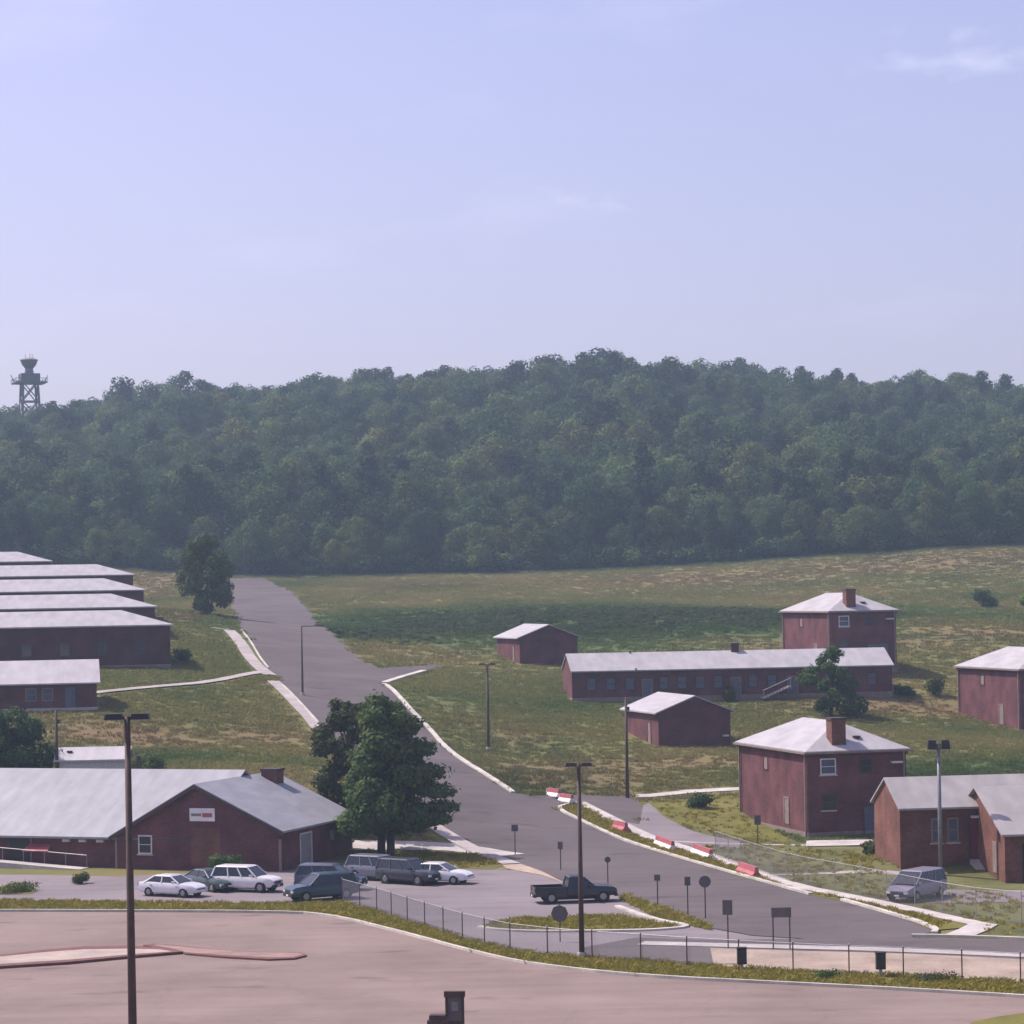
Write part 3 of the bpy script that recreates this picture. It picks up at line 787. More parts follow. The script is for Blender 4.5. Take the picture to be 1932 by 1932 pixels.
def window(root, face, a, b, u, z, w, h, fm='trim_white', gm='glass', sill=True, bars=1):
    f = MB()
    for (uu, zz, du, dz) in ((u - w / 2 + .05, z, .1, h), (u + w / 2 - .05, z, .1, h), (u, z, w - .2, .1), (u, z + h - .1, w - .2, .1)):
        f.bx(*on_face(face, a, b, uu, zz, du, dz, .16, .05))
    for i in range(bars):
        f.bx(*on_face(face, a, b, u, z + h * (i + 1) / (bars + 1) - .025, w - .2, .05, .10, .035))
    wo = f.build("window", fm, root)
    MB().bx(*on_face(face, a, b, u, z + .1, w - .2, h - .2, .05, .012)).build("pane", gm, wo)
    if sill: MB().bx(*on_face(face, a, b, u, z - .1, w + .2, .09, .2, .11)).build("sill", 'concrete', wo)
    return wo

def door(root, face, a, b, u, z, w, h, m='door_grey', fm='trim_white'):
    f = MB()
    for (uu, zz, du, dz) in ((u - w / 2 - .06, z, .12, h + .12), (u + w / 2 + .06, z, .12, h + .12), (u, z + h, w, .12)):
        f.bx(*on_face(face, a, b, uu, zz, du, dz, .16, .06))
    d = MB().bx(*on_face(face, a, b, u, z, w, h, .08, .02)).build("door", m, root)
    f.build("door_frame", fm, d)
    MB().bx(*on_face(face, a, b, u + w * .36, z + 1.0, .12, .12, .06, .07)).build("handle", 'steel_grey', d)
    return d

def lamp_on(root, face, a, b, u, z, w=.7):
    MB().bx(*on_face(face, a, b, u, z, w, .16, .45, .42)).build("wall_lamp", 'trim_white', root)

def chimney(root, x, y, z0, z1, w, m='brick'):
    c = MB().bx(x - w / 2, x + w / 2, y - w / 2, y + w / 2, z0, z1 - .18).build("chimney", m, root)
    MB().bx(x - w / 2 - .08, x + w / 2 + .08, y - w / 2 - .08, y + w / 2 + .08, z1 - .18, z1).build("chimney_cap", 'trim_dark', c)
    return c

T15 = R(15)
def hip_house(loc, label, detail):
    a, b, h, rise = 8.5, 16.0, 6.9, 2.15
    r = empty("brick_house", loc, T15, label, "house", "two-storey brick houses with pale hip roofs")
    MB().bx(0, a, 0, b, -1.5, h - .02).build("wall", 'brick', r)
    MB().bx(-.06, a + .06, -.06, b + .06, -1.5, .55).build("foundation", 'trim_tan', r)
    rf = hip_roof(0, a, 0, b, h + .16, rise, .28).build("roof", 'roof_pale', r)
    MB().bx(-.12, a + .12, -.12, b + .12, h - .3, h - .045).build("cornice", 'brick_dark', r)
    for (x0, x1, y0, y1) in ((-.44, a + .44, -.45, -.30), (-.45, -.30, -.29, b + .3)):
        MB().bx(x0, x1, y0, y1, h - .06, h + .1).build("gutter", 'trim_tan', r)
    for (x, y) in ((a - .25, -.14), (-.14, b - .4), (-.14, .25)):
        MB().bx(x - .06, x + .06, y - .06, y + .06, .1, h - .06).build("downpipe", 'trim_tan', r)
    chimney(r, 2.95, 1.15, h, h + 2.75, 1.2, 'brick_orange')
    v = MB().cyl((4.9, 1.6, h + .5), (4.9, 1.6, h + 1.05), .22).build("roof_vent", 'steel_dark', r)
    MB().cyl((4.9, 1.6, h + 1.05), (4.9, 1.6, h + 1.2), .34).build("vent_cap", 'steel_dark', v)
    window(r, 'front', a, b, 1.75, h - 1.75, 1.35, 1.3, gm='glass_blue')
    window(r, 'front', a, b, 5.0, h - 1.75, 1.1, 1.2, fm='trim_dark', sill=False)
    window(r, 'front', a, b, 1.75, 2.3, 1.2, 1.3, fm='trim_dark')
    door(r, 'front', a, b, 6.1, .08 if detail else .6, 2.6, 2.4, 'door_blue', 'trim_dark')
    lamp_on(r, 'front', a, b, 7.6, h - 1.0, .9)
    window(r, 'left', a, b, 9.5, h - 1.9, 1.1, 1.2, fm='brick_dark', gm='trim_tan', sill=False, bars=0)
    door(r, 'left', a, b, 4.8, .9, .95, 2.1, 'trim_tan', 'trim_tan')
    foot(loc, T15, -.3, a + .3, -.3, b + .3)
    return r

def atz(px, py, D, z=None):
    x, y, zz = at(px, py, D)
    return (x, y, zz if z is None else z)

hip_house(atz(1526, 1585, 212, -0.1), "two-storey brick house with pale hip roof, large red chimney and concrete apron", True)
hip_house(atz(1568, 1263, 318, 10.2), "two-storey brick house up the hill behind the long low brick barrack", False)
hip_house(atz(1927, 1385, 285, 3.9), "two-storey brick house on the slope beyond the floodlight pole", False)

def shed(loc, label):
    a, b, h, rise = 7.7, 11.4, 3.25, 1.5
    r = empty("brick_shed", loc, T15, label, "shed", "small brick sheds with pale gable roofs")
    gable_walls(0, a, 0, b, h, rise, 'y').build("wall", 'brick', r)
    gable_roof(0, a, 0, b, h, rise, 'y').build("roof", 'roof_pale', r)
    MB().bx(a / 2 - .35, a / 2 + .35, -.03, .05, h + .45, h + 1.0).build("gable_vent", 'trim_dark', r)
    door(r, 'left', a, b, 3.0, 0.05, 1.0, 2.1, 'trim_tan', 'brick_dark')
    lamp_on(r, 'front', a, b, a - .6, .65, .55)
    foot(loc, T15, -.3, a + .3, -.3, b + .3)
    return r
shed(atz(1243, 1405, 268, 4.45), "small brick shed with pale gable roof below the long barrack")
shed(atz(981, 1252, 338, 11.1), "small brick shed with pale gable roof above the end of the long barrack")

# long low barrack
def long_barrack():
    loc = atz(1080, 1322, 300, 7.7); th = R(6); a, b, h, rise = 37.0, 8.4, 3.4, 1.75
    r = empty("brick_barrack", loc, th, "long low brick barrack with a narrow pale roof and a chimney stub", "barrack")
    gable_walls(0, a, 0, b, h, rise, 'x').build("wall", 'brick', r)
    gable_roof(0, a, 0, b, h, rise, 'x', .4, .14, 0, .15).build("roof", 'roof_pale', r)
    MB().bx(-.05, a + .05, -.05, b + .05, -.6, .35).build("foundation", 'trim_tan', r)
    chimney(r, 19.5, b / 2, h + rise - .3, h + rise + 1.0, .9, 'brick_dark')
    MB().bx(7.2, 7.34, -.5, b / 2, h + .02, h + .2).bx(7.2, 7.34, b / 2 - .3, b / 2, h, h + rise + .3).build("roof_joint", 'trim_dark', r)
    for i, u in enumerate((2.2, 4.4, 6.6, 10.5, 12.6, 14.7, 16.8, 20.8, 23.0, 27.4, 29.6, 31.8, 34.6)):
        window(r, 'front', a, b, u, 1.1, 1.15, 1.5, fm='brick_dark', gm='door_blue', sill=False)
    for u in (8.6, 18.8, 25.4): door(r, 'front', a, b, u, .12, 1.0, 2.1, 'door_blue', 'trim_tan')
    st = MB()
    for k in range(9): st.bx(21.6 + k * .36, 21.98 + k * .36, -1.6, -.35, -.1 + k * .15, .06 + k * .15)
    so = st.build("stair", 'concrete', r)
    MB().tube([(21.6, -1.55, .8), (24.9, -1.55, 2.2)], [.05, .05], 6).tube([(21.7, -1.55, .0), (21.7, -1.55, .85)], [.04, .04], 6).tube([(24.8, -1.55, .9), (24.8, -1.55, 2.2)], [.04, .04], 6).build("handrail", 'galv', so)
    foot(loc, th, -.3, a + .3, -1.7, b + .3)
long_barrack()

# row of barracks on the left
def barrack(loc, label, n_win):
    a, b, h, rise, th = 32.0, 10.5, 4.85, 1.7, R(10.4)
    r = empty("brick_barrack", loc, th, label, "barrack", "brick barracks in a row with pale hip roofs")
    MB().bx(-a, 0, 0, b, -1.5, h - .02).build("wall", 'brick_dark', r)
    hip_roof(-a, 0, 0, b, h + .15, rise, .4, .16).build("roof", 'roof_pale', r)
    MB().bx(-a - .05, .05, -.05, b + .05, -1.5, .5).build("foundation", 'trim_tan', r)
    for i in range(n_win):
        window(r, 'front', 0, b, -3.4 - i * 4.2, 1.6, 1.2, 1.5, fm='trim_dark', gm='glass', sill=False)
    foot(loc, th, -a - .3, .3, -.3, b + .3)
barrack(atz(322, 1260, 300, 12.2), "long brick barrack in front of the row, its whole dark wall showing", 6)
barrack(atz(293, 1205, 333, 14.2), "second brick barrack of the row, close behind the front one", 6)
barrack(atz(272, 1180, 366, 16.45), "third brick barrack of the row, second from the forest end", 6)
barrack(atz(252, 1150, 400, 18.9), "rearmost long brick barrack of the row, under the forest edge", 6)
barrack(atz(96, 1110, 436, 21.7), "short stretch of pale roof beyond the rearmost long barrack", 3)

def low_block():
    loc = atz(183, 1337, 262, 9.4); th = R(10); a, b, h, rise = 24.0, 8.0, 2.65, 1.95
    r = empty("brick_outbuilding", loc, th, "low brick building with white gable roof below the row of barracks", "building")
    gable_walls(-a, 0, 0, b, h, rise, 'x').build("wall", 'brick', r)
    gable_roof(-a, 0, 0, b, h, rise, 'x', .5).build("roof", 'roof_white', r)
    MB().bx(-a - .1, .1, -.5, 0.0, -.6, .12).build("plinth", 'concrete', r)
    for u in (-4.8, -6.4, -11, -14): window(r, 'front', 0, b, u, .8, 1.1, 1.3, fm='trim_tan', gm='glass_blue', sill=False)
    door(r, 'front', 0, b, -2.6, .13, 1.0, 2.0, 'door_blue', 'trim_dark')
    foot(loc, th, -a - .3, .3, -.6, b + .3)
low_block()

def white_shed():
    loc = atz(110, 1460, 232, 4.75); th = R(4); a, b, h, rise = 5.9, 4.4, 1.35, .85
    r = empty("white_shed", loc, th, "small white shed with pale roof half hidden behind the grey-roofed building", "shed")
    gable_walls(0, a, 0, b, h, rise, 'x').build("wall", 'trim_white', r)
    gable_roof(0, a, 0, b, h, rise, 'x', .4).build("roof", 'roof_white', r)
    MB().cyl((.9, 1.2, h + .3), (.9, 1.2, h + .75), .25).build("roof_vent", 'steel_dark', r)
    MB().bx(a + .9, a + 1.6, .2, .9, -.5, 1.6).build("side_cabinet", 'steel_rust', r)
    foot(loc, th, -.2, a + 1.6, -.2, b + .2)
white_shed()

# brick building with the sign, left: a gabled block with a long wing
def sign_hall():
    th = R(-20); B = atz(528, 1641, 193, 0.0)
    # local frame: x along the gable wall (0 at the right-hand corner, negative to the left), y away along the block
    r = empty("brick_hall", B, th, "low brick hall with grey roof, gable sign and long side wing", "hall")
    w, L, h, rise = 13.3, 13.0, 3.1, 3.15; low = .55
    gable_walls(-w, 0, 0, L, h, rise, 'y', low).build("wall", 'brick', r)
    gable_roof(-w, 0, 0, L, h, rise, 'y', .5, .15, low, .4).build("roof", 'roof_grey', r)
    # barge boards on the gable
    s0 = (rise + low) / (w / 2); s1 = rise / (w / 2)
    def board(x0, z0, x1, z1):
        return MB().add([(x0, -.44, z0 - .28), (x1, -.44, z1 - .28), (x1, -.44, z1 - .005), (x0, -.44, z0 - .005), (x0, -.404, z0 - .28), (x1, -.404, z1 - .28), (x1, -.404, z1 - .005), (x0, -.404, z0 - .005)],
                        [(0, 1, 2, 3), (7, 6, 5, 4), (0, 4, 5, 1), (1, 5, 6, 2), (2, 6, 7, 3), (3, 7, 4, 0)])
    board(-w - .5, h - low - s0 * .5 + .1, -w / 2, h + rise + .1).build("bargeboard", 'trim_dark', r)
    board(.5, h - s1 * .5 + .1, -w / 2, h + rise + .1).build("bargeboard", 'trim_dark', r)
    for x in (-w - .06, .06): MB().bx(x - .09, x + .09, -.07, .05, 0, h - .7).build("downpipe", 'trim_tan', r)
    MB().bx(.03, .15, L - .18, L - .02, 0, h - .4).build("downpipe", 'trim_tan', r)
    # sign in the gable: white board, grey line of lettering and red word
    sg = MB().bx(-w / 2 - .55, -w / 2 + 1.5, -.10, -.01, h + .55, h + 1.5).build("sign_board", 'white', r)
    MB().bx(-w / 2 - .4, -w / 2 + .4, -.125, -.10, h + .92, h + 1.12).build("sign_print", 'steel_grey', sg)
    MB().bx(-w / 2 + .5, -w / 2 + 1.3, -.125, -.10, h + .85, h + 1.15).build("sign_print", 'red', sg)
    window(r, 'front', 0, L, -w + 2.35, 1.15, 1.15, 1.4)
    # bricked-up panel and the side wall with its door
    MB().bx(-w / 2 - .5, -w / 2 + 1.9, -.035, .05, .3, h + .1).build("brick_panel", 'brick_orange', r)
    door(r, 'right', 0, L, 4.6, .1, 1.9, 2.3, 'door_grey', 'trim_white')
    window(r, 'right', 0, L, 9.4, 1.5, .9, .8, fm='trim_tan', gm='door_grey', sill=False, bars=0)
    ch = chimney(r, -w / 2 + 1.0, L - 2.0, h + rise - 1.6, h + rise + .55, 1.3, 'brick_orange')
    # side wing
    wy0, wb, wl = 0.7, 15.0, 34.0
    hw, rw = 2.55, 4.15
    x1, x0 = -w + 1.0, -w - wl
    gable_walls(x0, x1, wy0, wy0 + wb, hw, rw, 'x').build("wing_wall", 'brick', r)
    gable_roof(x0, x1 + 5.5, wy0, wy0 + wb, hw, rw, 'x', .7, .16, 0, .2).build("wing_roof", 'roof_grey', r)
    # flat black panel, the porch recess's shade put into its colour; post and lamps
    MB().bx(-w - 9.6, -w - 7.9, wy0 - .05, wy0 + .02, .1, 2.35).build("porch_shade_panel", 'black', r)
    MB().bx(-w - 7.75, -w - 7.6, wy0 - .12, wy0 + .02, 0, 2.4).build("porch_post", 'trim_tan', r)
    for u in (-w - 4.6, -w - 3.2, -w - 1.7):
        MB().bx(u - .3, u + .3, wy0 - .3, wy0 + .02, hw - .65, hw - .45).build("wall_lamp", 'trim_white', r)
    foot(B, th, x0, .3, -.5, wb + 1)
    # ramp
    c, s = math.cos(th), math.sin(th)
    def lw(x, y): return (B[0] + x * c - y * s, B[1] + x * s + y * c)
    rp = empty("entrance_ramp", (*lw(-w - 6.5, wy0 - 1.6), 0.03), th, "pale concrete entrance ramp with rail along the hall wing", "ramp")
    MB().add([(-5, -.7, 0), (4.2, -.7, 0), (-5, -.7, .6), (-5, .7, 0), (4.2, .7, 0), (-5, .7, .6), (4.2, -.7, .05), (4.2, .7, .05)],
             [(0, 1, 6, 2), (3, 5, 7, 4), (2, 6, 7, 5), (0, 2, 5, 3), (1, 4, 7, 6), (0, 3, 4, 1)]).build("ramp_slab", 'concrete', rp)
    rl = MB().tube([(-5, .75, 1.5), (4.0, .75, .95)], [.04, .04], 6)
    for k in range(6):
        x = -5 + k * 1.8; rl.tube([(x, .75, 0), (x, .75, 1.5 - .061 * (x + 5))], [.035, .035], 6)
    rl.build("handrail", 'steel_grey', rp)
    bn = empty("red_awning", (*lw(-w - 6.9, wy0 - .02), 1.15), th, "small red awning beside the porch of the hall wing", "awning")
    MB().add([(-.9, 0, .55), (.9, 0, .55), (1.1, -.9, .1), (-1.1, -.9, .1), (-.9, 0, .5), (.9, 0, .5), (1.1, -.9, .05), (-1.1, -.9, .05)],
             [(0, 1, 2, 3), (7, 6, 5, 4), (0, 3, 7, 4), (1, 5, 6, 2), (3, 2, 6, 7), (0, 4, 5, 1)]).build("awning_cloth", 'red', bn)
    MB().tube([(-.9, -.02, .05), (-1.08, -.88, .08)], [.03, .03], 6).tube([(.9, -.02, .05), (1.08, -.88, .08)], [.03, .03], 6).build("awning_frame", 'trim_white', bn)
sign_hall()

# brick building at the right edge: main block with a lower wing in front
def right_hall():
    th = R(8); Nm = atz(1699, 1619, 182, 1.0)
    r = empty("brick_hall", Nm, th, "orange-brick hall with pale roof, red doors and a front wing", "hall")
    a, b, h, rise = 22.0, 6.4, 3.85, 1.7
    gable_walls(0, a, 0, b, h, rise, 'x').build("wall", 'brick_orange', r)
    gable_roof(0, a, 0, b, h, rise, 'x', .4, .14, 0, .18).build("roof", 'roof_shingle', r)
    window(r, 'front', a, b, 2.6, 1.35, .8, 1.7, fm='trim_tan', gm='glass_blue')
    window(r, 'front', a, b, 3.75, 1.35, .8, 1.7, fm='trim_tan', gm='glass_blue')
    door(r, 'front', a, b, 5.8, .2, 1.6, 2.9, 'door_red', 'trim_dark')
    lamp_on(r, 'front', a, b, 5.6, 3.0, 1.2)
    # wing
    N2 = atz(1897, 1670, 177, 0.0)
    c, s = math.cos(-th), math.sin(-th)
    dx, dy = N2[0] - Nm[0], N2[1] - Nm[1]
    lx, ly = dx * c - dy * s, dx * s + dy * c
    zz = -Nm[2]
    wm = MB(); g = gable_walls(lx, lx + 16, ly, ly + 10.8, 3.45, 2.6, 'x'); wm.add([(x, y, z + zz) for x, y, z in g.v], g.f); wm.build("wing_wall", 'brick_orange', r)
    wm = MB(); g = gable_roof(lx, lx + 16, ly, ly + 10.8, 3.45, 2.6, 'x', .5); wm.add([(x, y, z + zz) for x, y, z in g.v], g.f); wm.build("wing_roof", 'roof_shingle', r)
    dd = MB().bx(lx + 1.2, lx + 4.2, ly - .06, ly + .03, zz + .1, zz + 2.7).build("roller_door", 'black', r)
    MB().bx(lx - .04, lx + .02, ly + 1.6, ly + 2.5, zz + .6, zz + 2.7).build("side_door", 'trim_tan', r)
    st = MB()
    for k in range(4): st.bx(4.9, 6.8, -.5 - .35 * (k + 1), -.5 - .35 * k, -1.2, -.02 - .17 * k)
    st.bx(4.9, 6.8, -.5, -.02, -1.2, .14)
    st.build("steps", 'concrete', r)
    foot(Nm, th, -.3, a, -.3, b); foot(N2, th, -.3, 16, -.3, 11)
right_hall()

# ------------------------------------------------------------------ lookout tower on the ridge
def tower():
    x, y, _ = at(56, 760, 880); z0 = float(gz(x, y))
    zt = at(56, 676, 880)[2] - z0; zp = at(56, 722, 880)[2] - z0
    r = empty("lookout_tower", (x, y, z0), R(20), "dark lattice tower with wide platform and flared cabin rising above the wooded ridge", "tower")
    k = 2.4
    for sx in (-1, 1):
        for sy in (-1, 1):
            MB().tube([(sx * 3.6, sy * 3.6, -1), (sx * k, sy * k, zp)], [.42, .38], 6).build("leg", 'steel_dark', r)
    br = MB(); n = 4
    for i in range(n):
        za, zb = zp * i / n, zp * (i + 1) / n
        wa, wb = 3.6 + (k - 3.6) * i / n, 3.6 + (k - 3.6) * (i + 1) / n
        for (p, q) in (((-1, -1), (1, -1)), ((1, -1), (1, 1)), ((1, 1), (-1, 1)), ((-1, 1), (-1, -1))):
            br.tube([(p[0] * wa, p[1] * wa, za), (q[0] * wb, q[1] * wb, zb)], [.2, .2], 5)
            br.tube([(q[0] * wa, q[1] * wa, za), (p[0] * wb, p[1] * wb, zb)], [.2, .2], 5)
            br.tube([(p[0] * wb, p[1] * wb, zb), (q[0] * wb, q[1] * wb, zb)], [.22, .22], 5)
    br.build("bracing", 'steel_dark', r)
    MB().bx(-5.2, 5.2, -5.2, 5.2, zp - .3, zp + .1).build("platform", 'steel_dark', r)
    rl = MB()
    for s in (-1, 1):
        rl.tube([(-5.2, s * 5.2, zp + 1.2), (5.2, s * 5.2, zp + 1.2)], [.08, .08], 5); rl.tube([(s * 5.2, -5.2, zp + 1.2), (s * 5.2, 5.2, zp + 1.2)], [.08, .08], 5)
        for q in np.linspace(-5.2, 5.2, 7):
            rl.tube([(q, s * 5.2, zp), (q, s * 5.2, zp + 1.2)], [.06, .06], 5); rl.tube([(s * 5.2, q, zp), (s * 5.2, q, zp + 1.2)], [.06, .06], 5)
    rl.build("railing", 'steel_dark', r)
    MB().bx(-3.1, 3.1, -3.1, 3.1, zp + .1, zp + 2.9).build("cabin", 'steel_dark', r)
    MB().tube([(0, 0, zp + 2.9), (0, 0, zp + 4.6)], [1.6, 1.3], 10).build("neck", 'steel_dark', r)
    MB().tube([(0, 0, zp + 4.6), (0, 0, zp + 6.0), (0, 0, zt - .6)], [1.3, 2.4, 2.9], 12).build("upper_cabin", 'steel_dark', r)
    MB().tube([(0, 0, zt - .6), (0, 0, zt)], [3.2, 2.0], 12).build("cabin_roof", 'trim_tan', r)
    for (qx, qy) in ((-1.2, 0), (1.2, .4), (.2, -1)):
        MB().tube([(qx, qy, zt - .1), (qx, qy, zt + 1.6)], [.1, .05], 5).build("aerial", 'steel_dark', r)
    for (s1, s2) in ((-1, 0), (1, 0), (0, 1)):
        MB().tube([(s1 * 5.0, s2 * 5.0, zp + .1), (s1 * 6.2, s2 * 6.2, zp + 2.6)], [.16, .1], 5).build("antenna_arm", 'steel_dark', r)
tower()

# ------------------------------------------------------------------ poles and lamps
def lamp_pole(loc, h, label, name="lamp_post", r0=.14, r1=.09, arm=1.6, head=(.62, .34, .2), m='steel_dark', rz=0.0, cat="lamp post", group=None, pm=None, single=False, lean=0.0):
    r = empty(name, loc, rz, label, cat, group)
    MB().tube([(0, 0, -.2), (lean * .3, 0, h * .4), (lean, 0, h)], [r0, (r0 * .6 + r1 * .4), r1], 10).build("pole", pm or m, r, True)
    MB().tube([(0, 0, -.1), (0, 0, .35)], [r0 * 1.9, r0 * 1.7], 12).build("base", 'concrete', r)
    if arm:
        x0 = 0 if single else -arm / 2
        MB().tube([(lean + x0, 0, h - .02), (lean + arm / 2 if not single else arm, 0, h - .02)], [.05, .05], 6).build("crossarm", m, r)
        for s in ((1,) if single else (-1, 1)):
            cx = lean + (s * (arm / 2 - head[0] * .35) if not single else arm)
            hd = MB().add([(cx - head[0] / 2, -head[1] / 2, h - head[2] * .5), (cx + head[0] / 2, -head[1] / 2, h - head[2] * .5), (cx + head[0] / 2, head[1] / 2, h - head[2] * .5), (cx - head[0] / 2, head[1] / 2, h - head[2] * .5),
                           (cx - head[0] * .4, -head[1] * .4, h + head[2] * .5), (cx + head[0] * .4, -head[1] * .4, h + head[2] * .5), (cx + head[0] * .4, head[1] * .4, h + head[2] * .5), (cx - head[0] * .4, head[1] * .4, h + head[2] * .5)],
                          [(0, 3, 2, 1), (4, 5, 6, 7), (0, 1, 5, 4), (1, 2, 6, 5), (2, 3, 7, 6), (3, 0, 4, 7)]).build("lamp_head", m, r)
            MB().bx(cx - head[0] * .4, cx + head[0] * .4, -head[1] * .38, head[1] * .38, h - head[2] * .5 - .03, h - head[2] * .5 - .004).build("lens", 'lens', hd)
    return r

x, y, z = at(240, 1352, 108)
lamp_pole((x, y, 0.03), z - .03, "tall dark double-headed lamp post standing in the car park near the traffic islands", r0=.19, r1=.12, arm=1.62, head=(.8, .42, .24), m='black', pm='steel_rust')
x, y, z = G(1098, 1809)
lamp_pole((x, y, z), 10.6, "dark double-headed lamp post rising beside the chain-link fence in front of the black pickup", r0=.15, r1=.10, arm=1.3, head=(.62, .36, .2), pm='steel_rust')
x, y, z = G(922, 1416)
lamp_pole((x, y, z), 8.6, "thin double-headed lamp post on the dry slope beside the hill road", r0=.15, r1=.11, arm=1.5, head=(.6, .34, .2), m='wood_pole')
x, y, z = G(1775, 1652)
lamp_pole((x, y, z), 8.9, "grey floodlight pole with two dark box lights in front of the orange-brick hall", name="floodlight_pole", r0=.16, r1=.11, arm=1.35, head=(.62, .5, .62), m='black', pm='steel_grey', cat="floodlight")
x, y, z = G(571, 1312)
lamp_pole((x, y, z), 7.4, "street lamp with a single arm at the crossroads on the hill", r0=.12, r1=.08, arm=2.1, head=(.6, .3, .16), m='steel_dark', pm='wood_pole', single=True)
def utility_pole(px, py, top, label):
    x, y, z = G(px, py); h = (py - top) * y / FOC
    r = empty("utility_pole", (x, y, z), 0, label, "pole")
    MB().tube([(0, 0, -.3), (0, 0, h)], [.17, .11], 8).build("pole", 'wood_pole', r, True)
    MB().tube([(0, 0, h), (0, 0, h + .12)], [.13, .04], 8).build("pole_cap", 'steel_dark', r)
    MB().box((.16, 0, h - .9), (.3, .12, .35)).build("bracket_box", 'steel_dark', r)
utility_pole(1184, 1506, 1318, "bare wooden utility pole between the shed and the side street")
utility_pole(108, 1464, 1342, "wooden utility pole beside the white shed")
utility_pole(461, 1086, 1015, "wooden utility pole at the top of the hill road")

# ------------------------------------------------------------------ traffic signs (seen from behind)
def sign(px, base, top, kind, label, w=.6, group=None):
    x, y, z = G(px, base); h = (base - top) * y / FOC
    r = empty("traffic_sign", (x, y, z), R(random.uniform(-12, 12)), label, "sign", group)
    if kind == 'double':
        for s in (-w * .42, w * .42): MB().tube([(s, 0, -.2), (s, 0, h)], [.04, .04], 6).build("post", 'steel_dark', r)
        MB().bx(-w / 2, w / 2, -.07, -.045, h - .55, h).build("panel", 'sign_back', r)
        return
    MB().tube([(0, 0, -.2), (0, 0, h)], [.038, .038], 6).build("post", 'steel_dark', r)
    if kind in ('round', 'octagon'):
        n = 24 if kind == 'round' else 8
        MB().tube([(0, -.075, h - w / 2), (0, -.045, h - w / 2)], [w / 2, w / 2], n).build("panel", 'sign_back', r)
        MB().tube([(0, -.041, h - w / 2), (0, -.038, h - w / 2)], [w * .3, w * .3], n).build("bracket_plate", 'steel_grey', r)
    else:
        hh = w * (1.5 if kind == 'tall' else 1.0)
        MB().bx(-w / 2, w / 2, -.07, -.045, h - hh, h).build("panel", 'sign_back', r)
g = "small traffic signs along the road edge"
sign(972, 1614, 1556, 'square', "small square sign on a thin post at the mouth of the earth shoulder", .5, g)
sign(1058, 1642, 1588, 'tall', "thin sign post just behind the black pickup's cab", .36, g)
sign(1147, 1668, 1616, 'round', "small round sign behind the black pickup's hood", .42, g)
sign(1241, 1706, 1650, 'square', "thin low sign beside the roadside grass", .38, g)
sign(1298, 1728, 1654, 'tall', "narrow upright sign beside the round sign at the road edge", .36, g)
sign(1331, 1734, 1652, 'round', "round sign on a tall post at the road edge", .72, g)
sign(1374, 1790, 1698, 'tall', "tall rectangular sign on a post by the end of the grass island", .55, g)
sign(1475, 1792, 1712, 'double', "wide sign on two posts beside the frontage road", 1.1, g)
sign(1057, 1778, 1707, 'octagon', "large eight-sided sign seen from behind on the grass island", 1.0, g)
sign(1430, 1596, 1538, 'tall', "small dark sign on a post in front of the large-chimney house", .5, g)

# ------------------------------------------------------------------ red and white barriers
def barrier(p0, p1, kind, label):
    a, b = P(*p0), P(*p1)
    L = math.hypot(b[0] - a[0], b[1] - a[1]); th = math.atan2(b[1] - a[1], b[0] - a[0])
    c = ((a[0] + b[0]) / 2, (a[1] + b[1]) / 2)
    r = empty("road_barrier", (*c, float(gz(*c)) + .08), th, label, "barrier", "red and white barriers along the footway")
    prof = [(-.32, 0), (.32, 0), (.32, .12), (.15, .34), (-.15, .34), (-.32, .12)]
    top = [(-.15, .344), (.15, .344), (.11, .68), (-.11, .68)]
    def ex(pr):
        n = len(pr); vs = [(-L / 2, y, z) for y, z in pr] + [(L / 2, y, z) for y, z in pr]
        return MB().add(vs, [tuple(range(n)), tuple(reversed(range(n, 2 * n)))] + [(i, (i + 1) % n, n + (i + 1) % n, n + i) for i in range(n)])
    ex(prof).build("barrier_base", 'white' if kind == 'mixed' else 'red', r)
    ex(top).build("barrier_top", 'red', r)
    if kind == 'mixed':
        MB().bx(-L / 2 - .04, -L / 2 - .002, -.14, .14, .1, .6).build("end_plate", 'white', r)
    return r
barrier((1034, 1499), (1056, 1509), 'mixed', "white-based red barrier at the side street, farther from the lamp post")
barrier((1058, 1510), (1080, 1519), 'mixed', "white-based red barrier at the side street, next to the lamp post")
barrier((1160, 1562), (1182, 1572), 'red', "all-red barrier at the upper end of the kerb strip")
barrier((1240, 1594), (1270, 1606), 'mixed', "white-based red barrier, upper one of the neighbouring two on the kerb strip")
barrier((1310, 1610), (1342, 1622), 'mixed', "white-based red barrier, lower one of the neighbouring two on the footway")
barrier((1396, 1646), (1428, 1657), 'red', "all-red barrier at the lower end of the kerb strip")

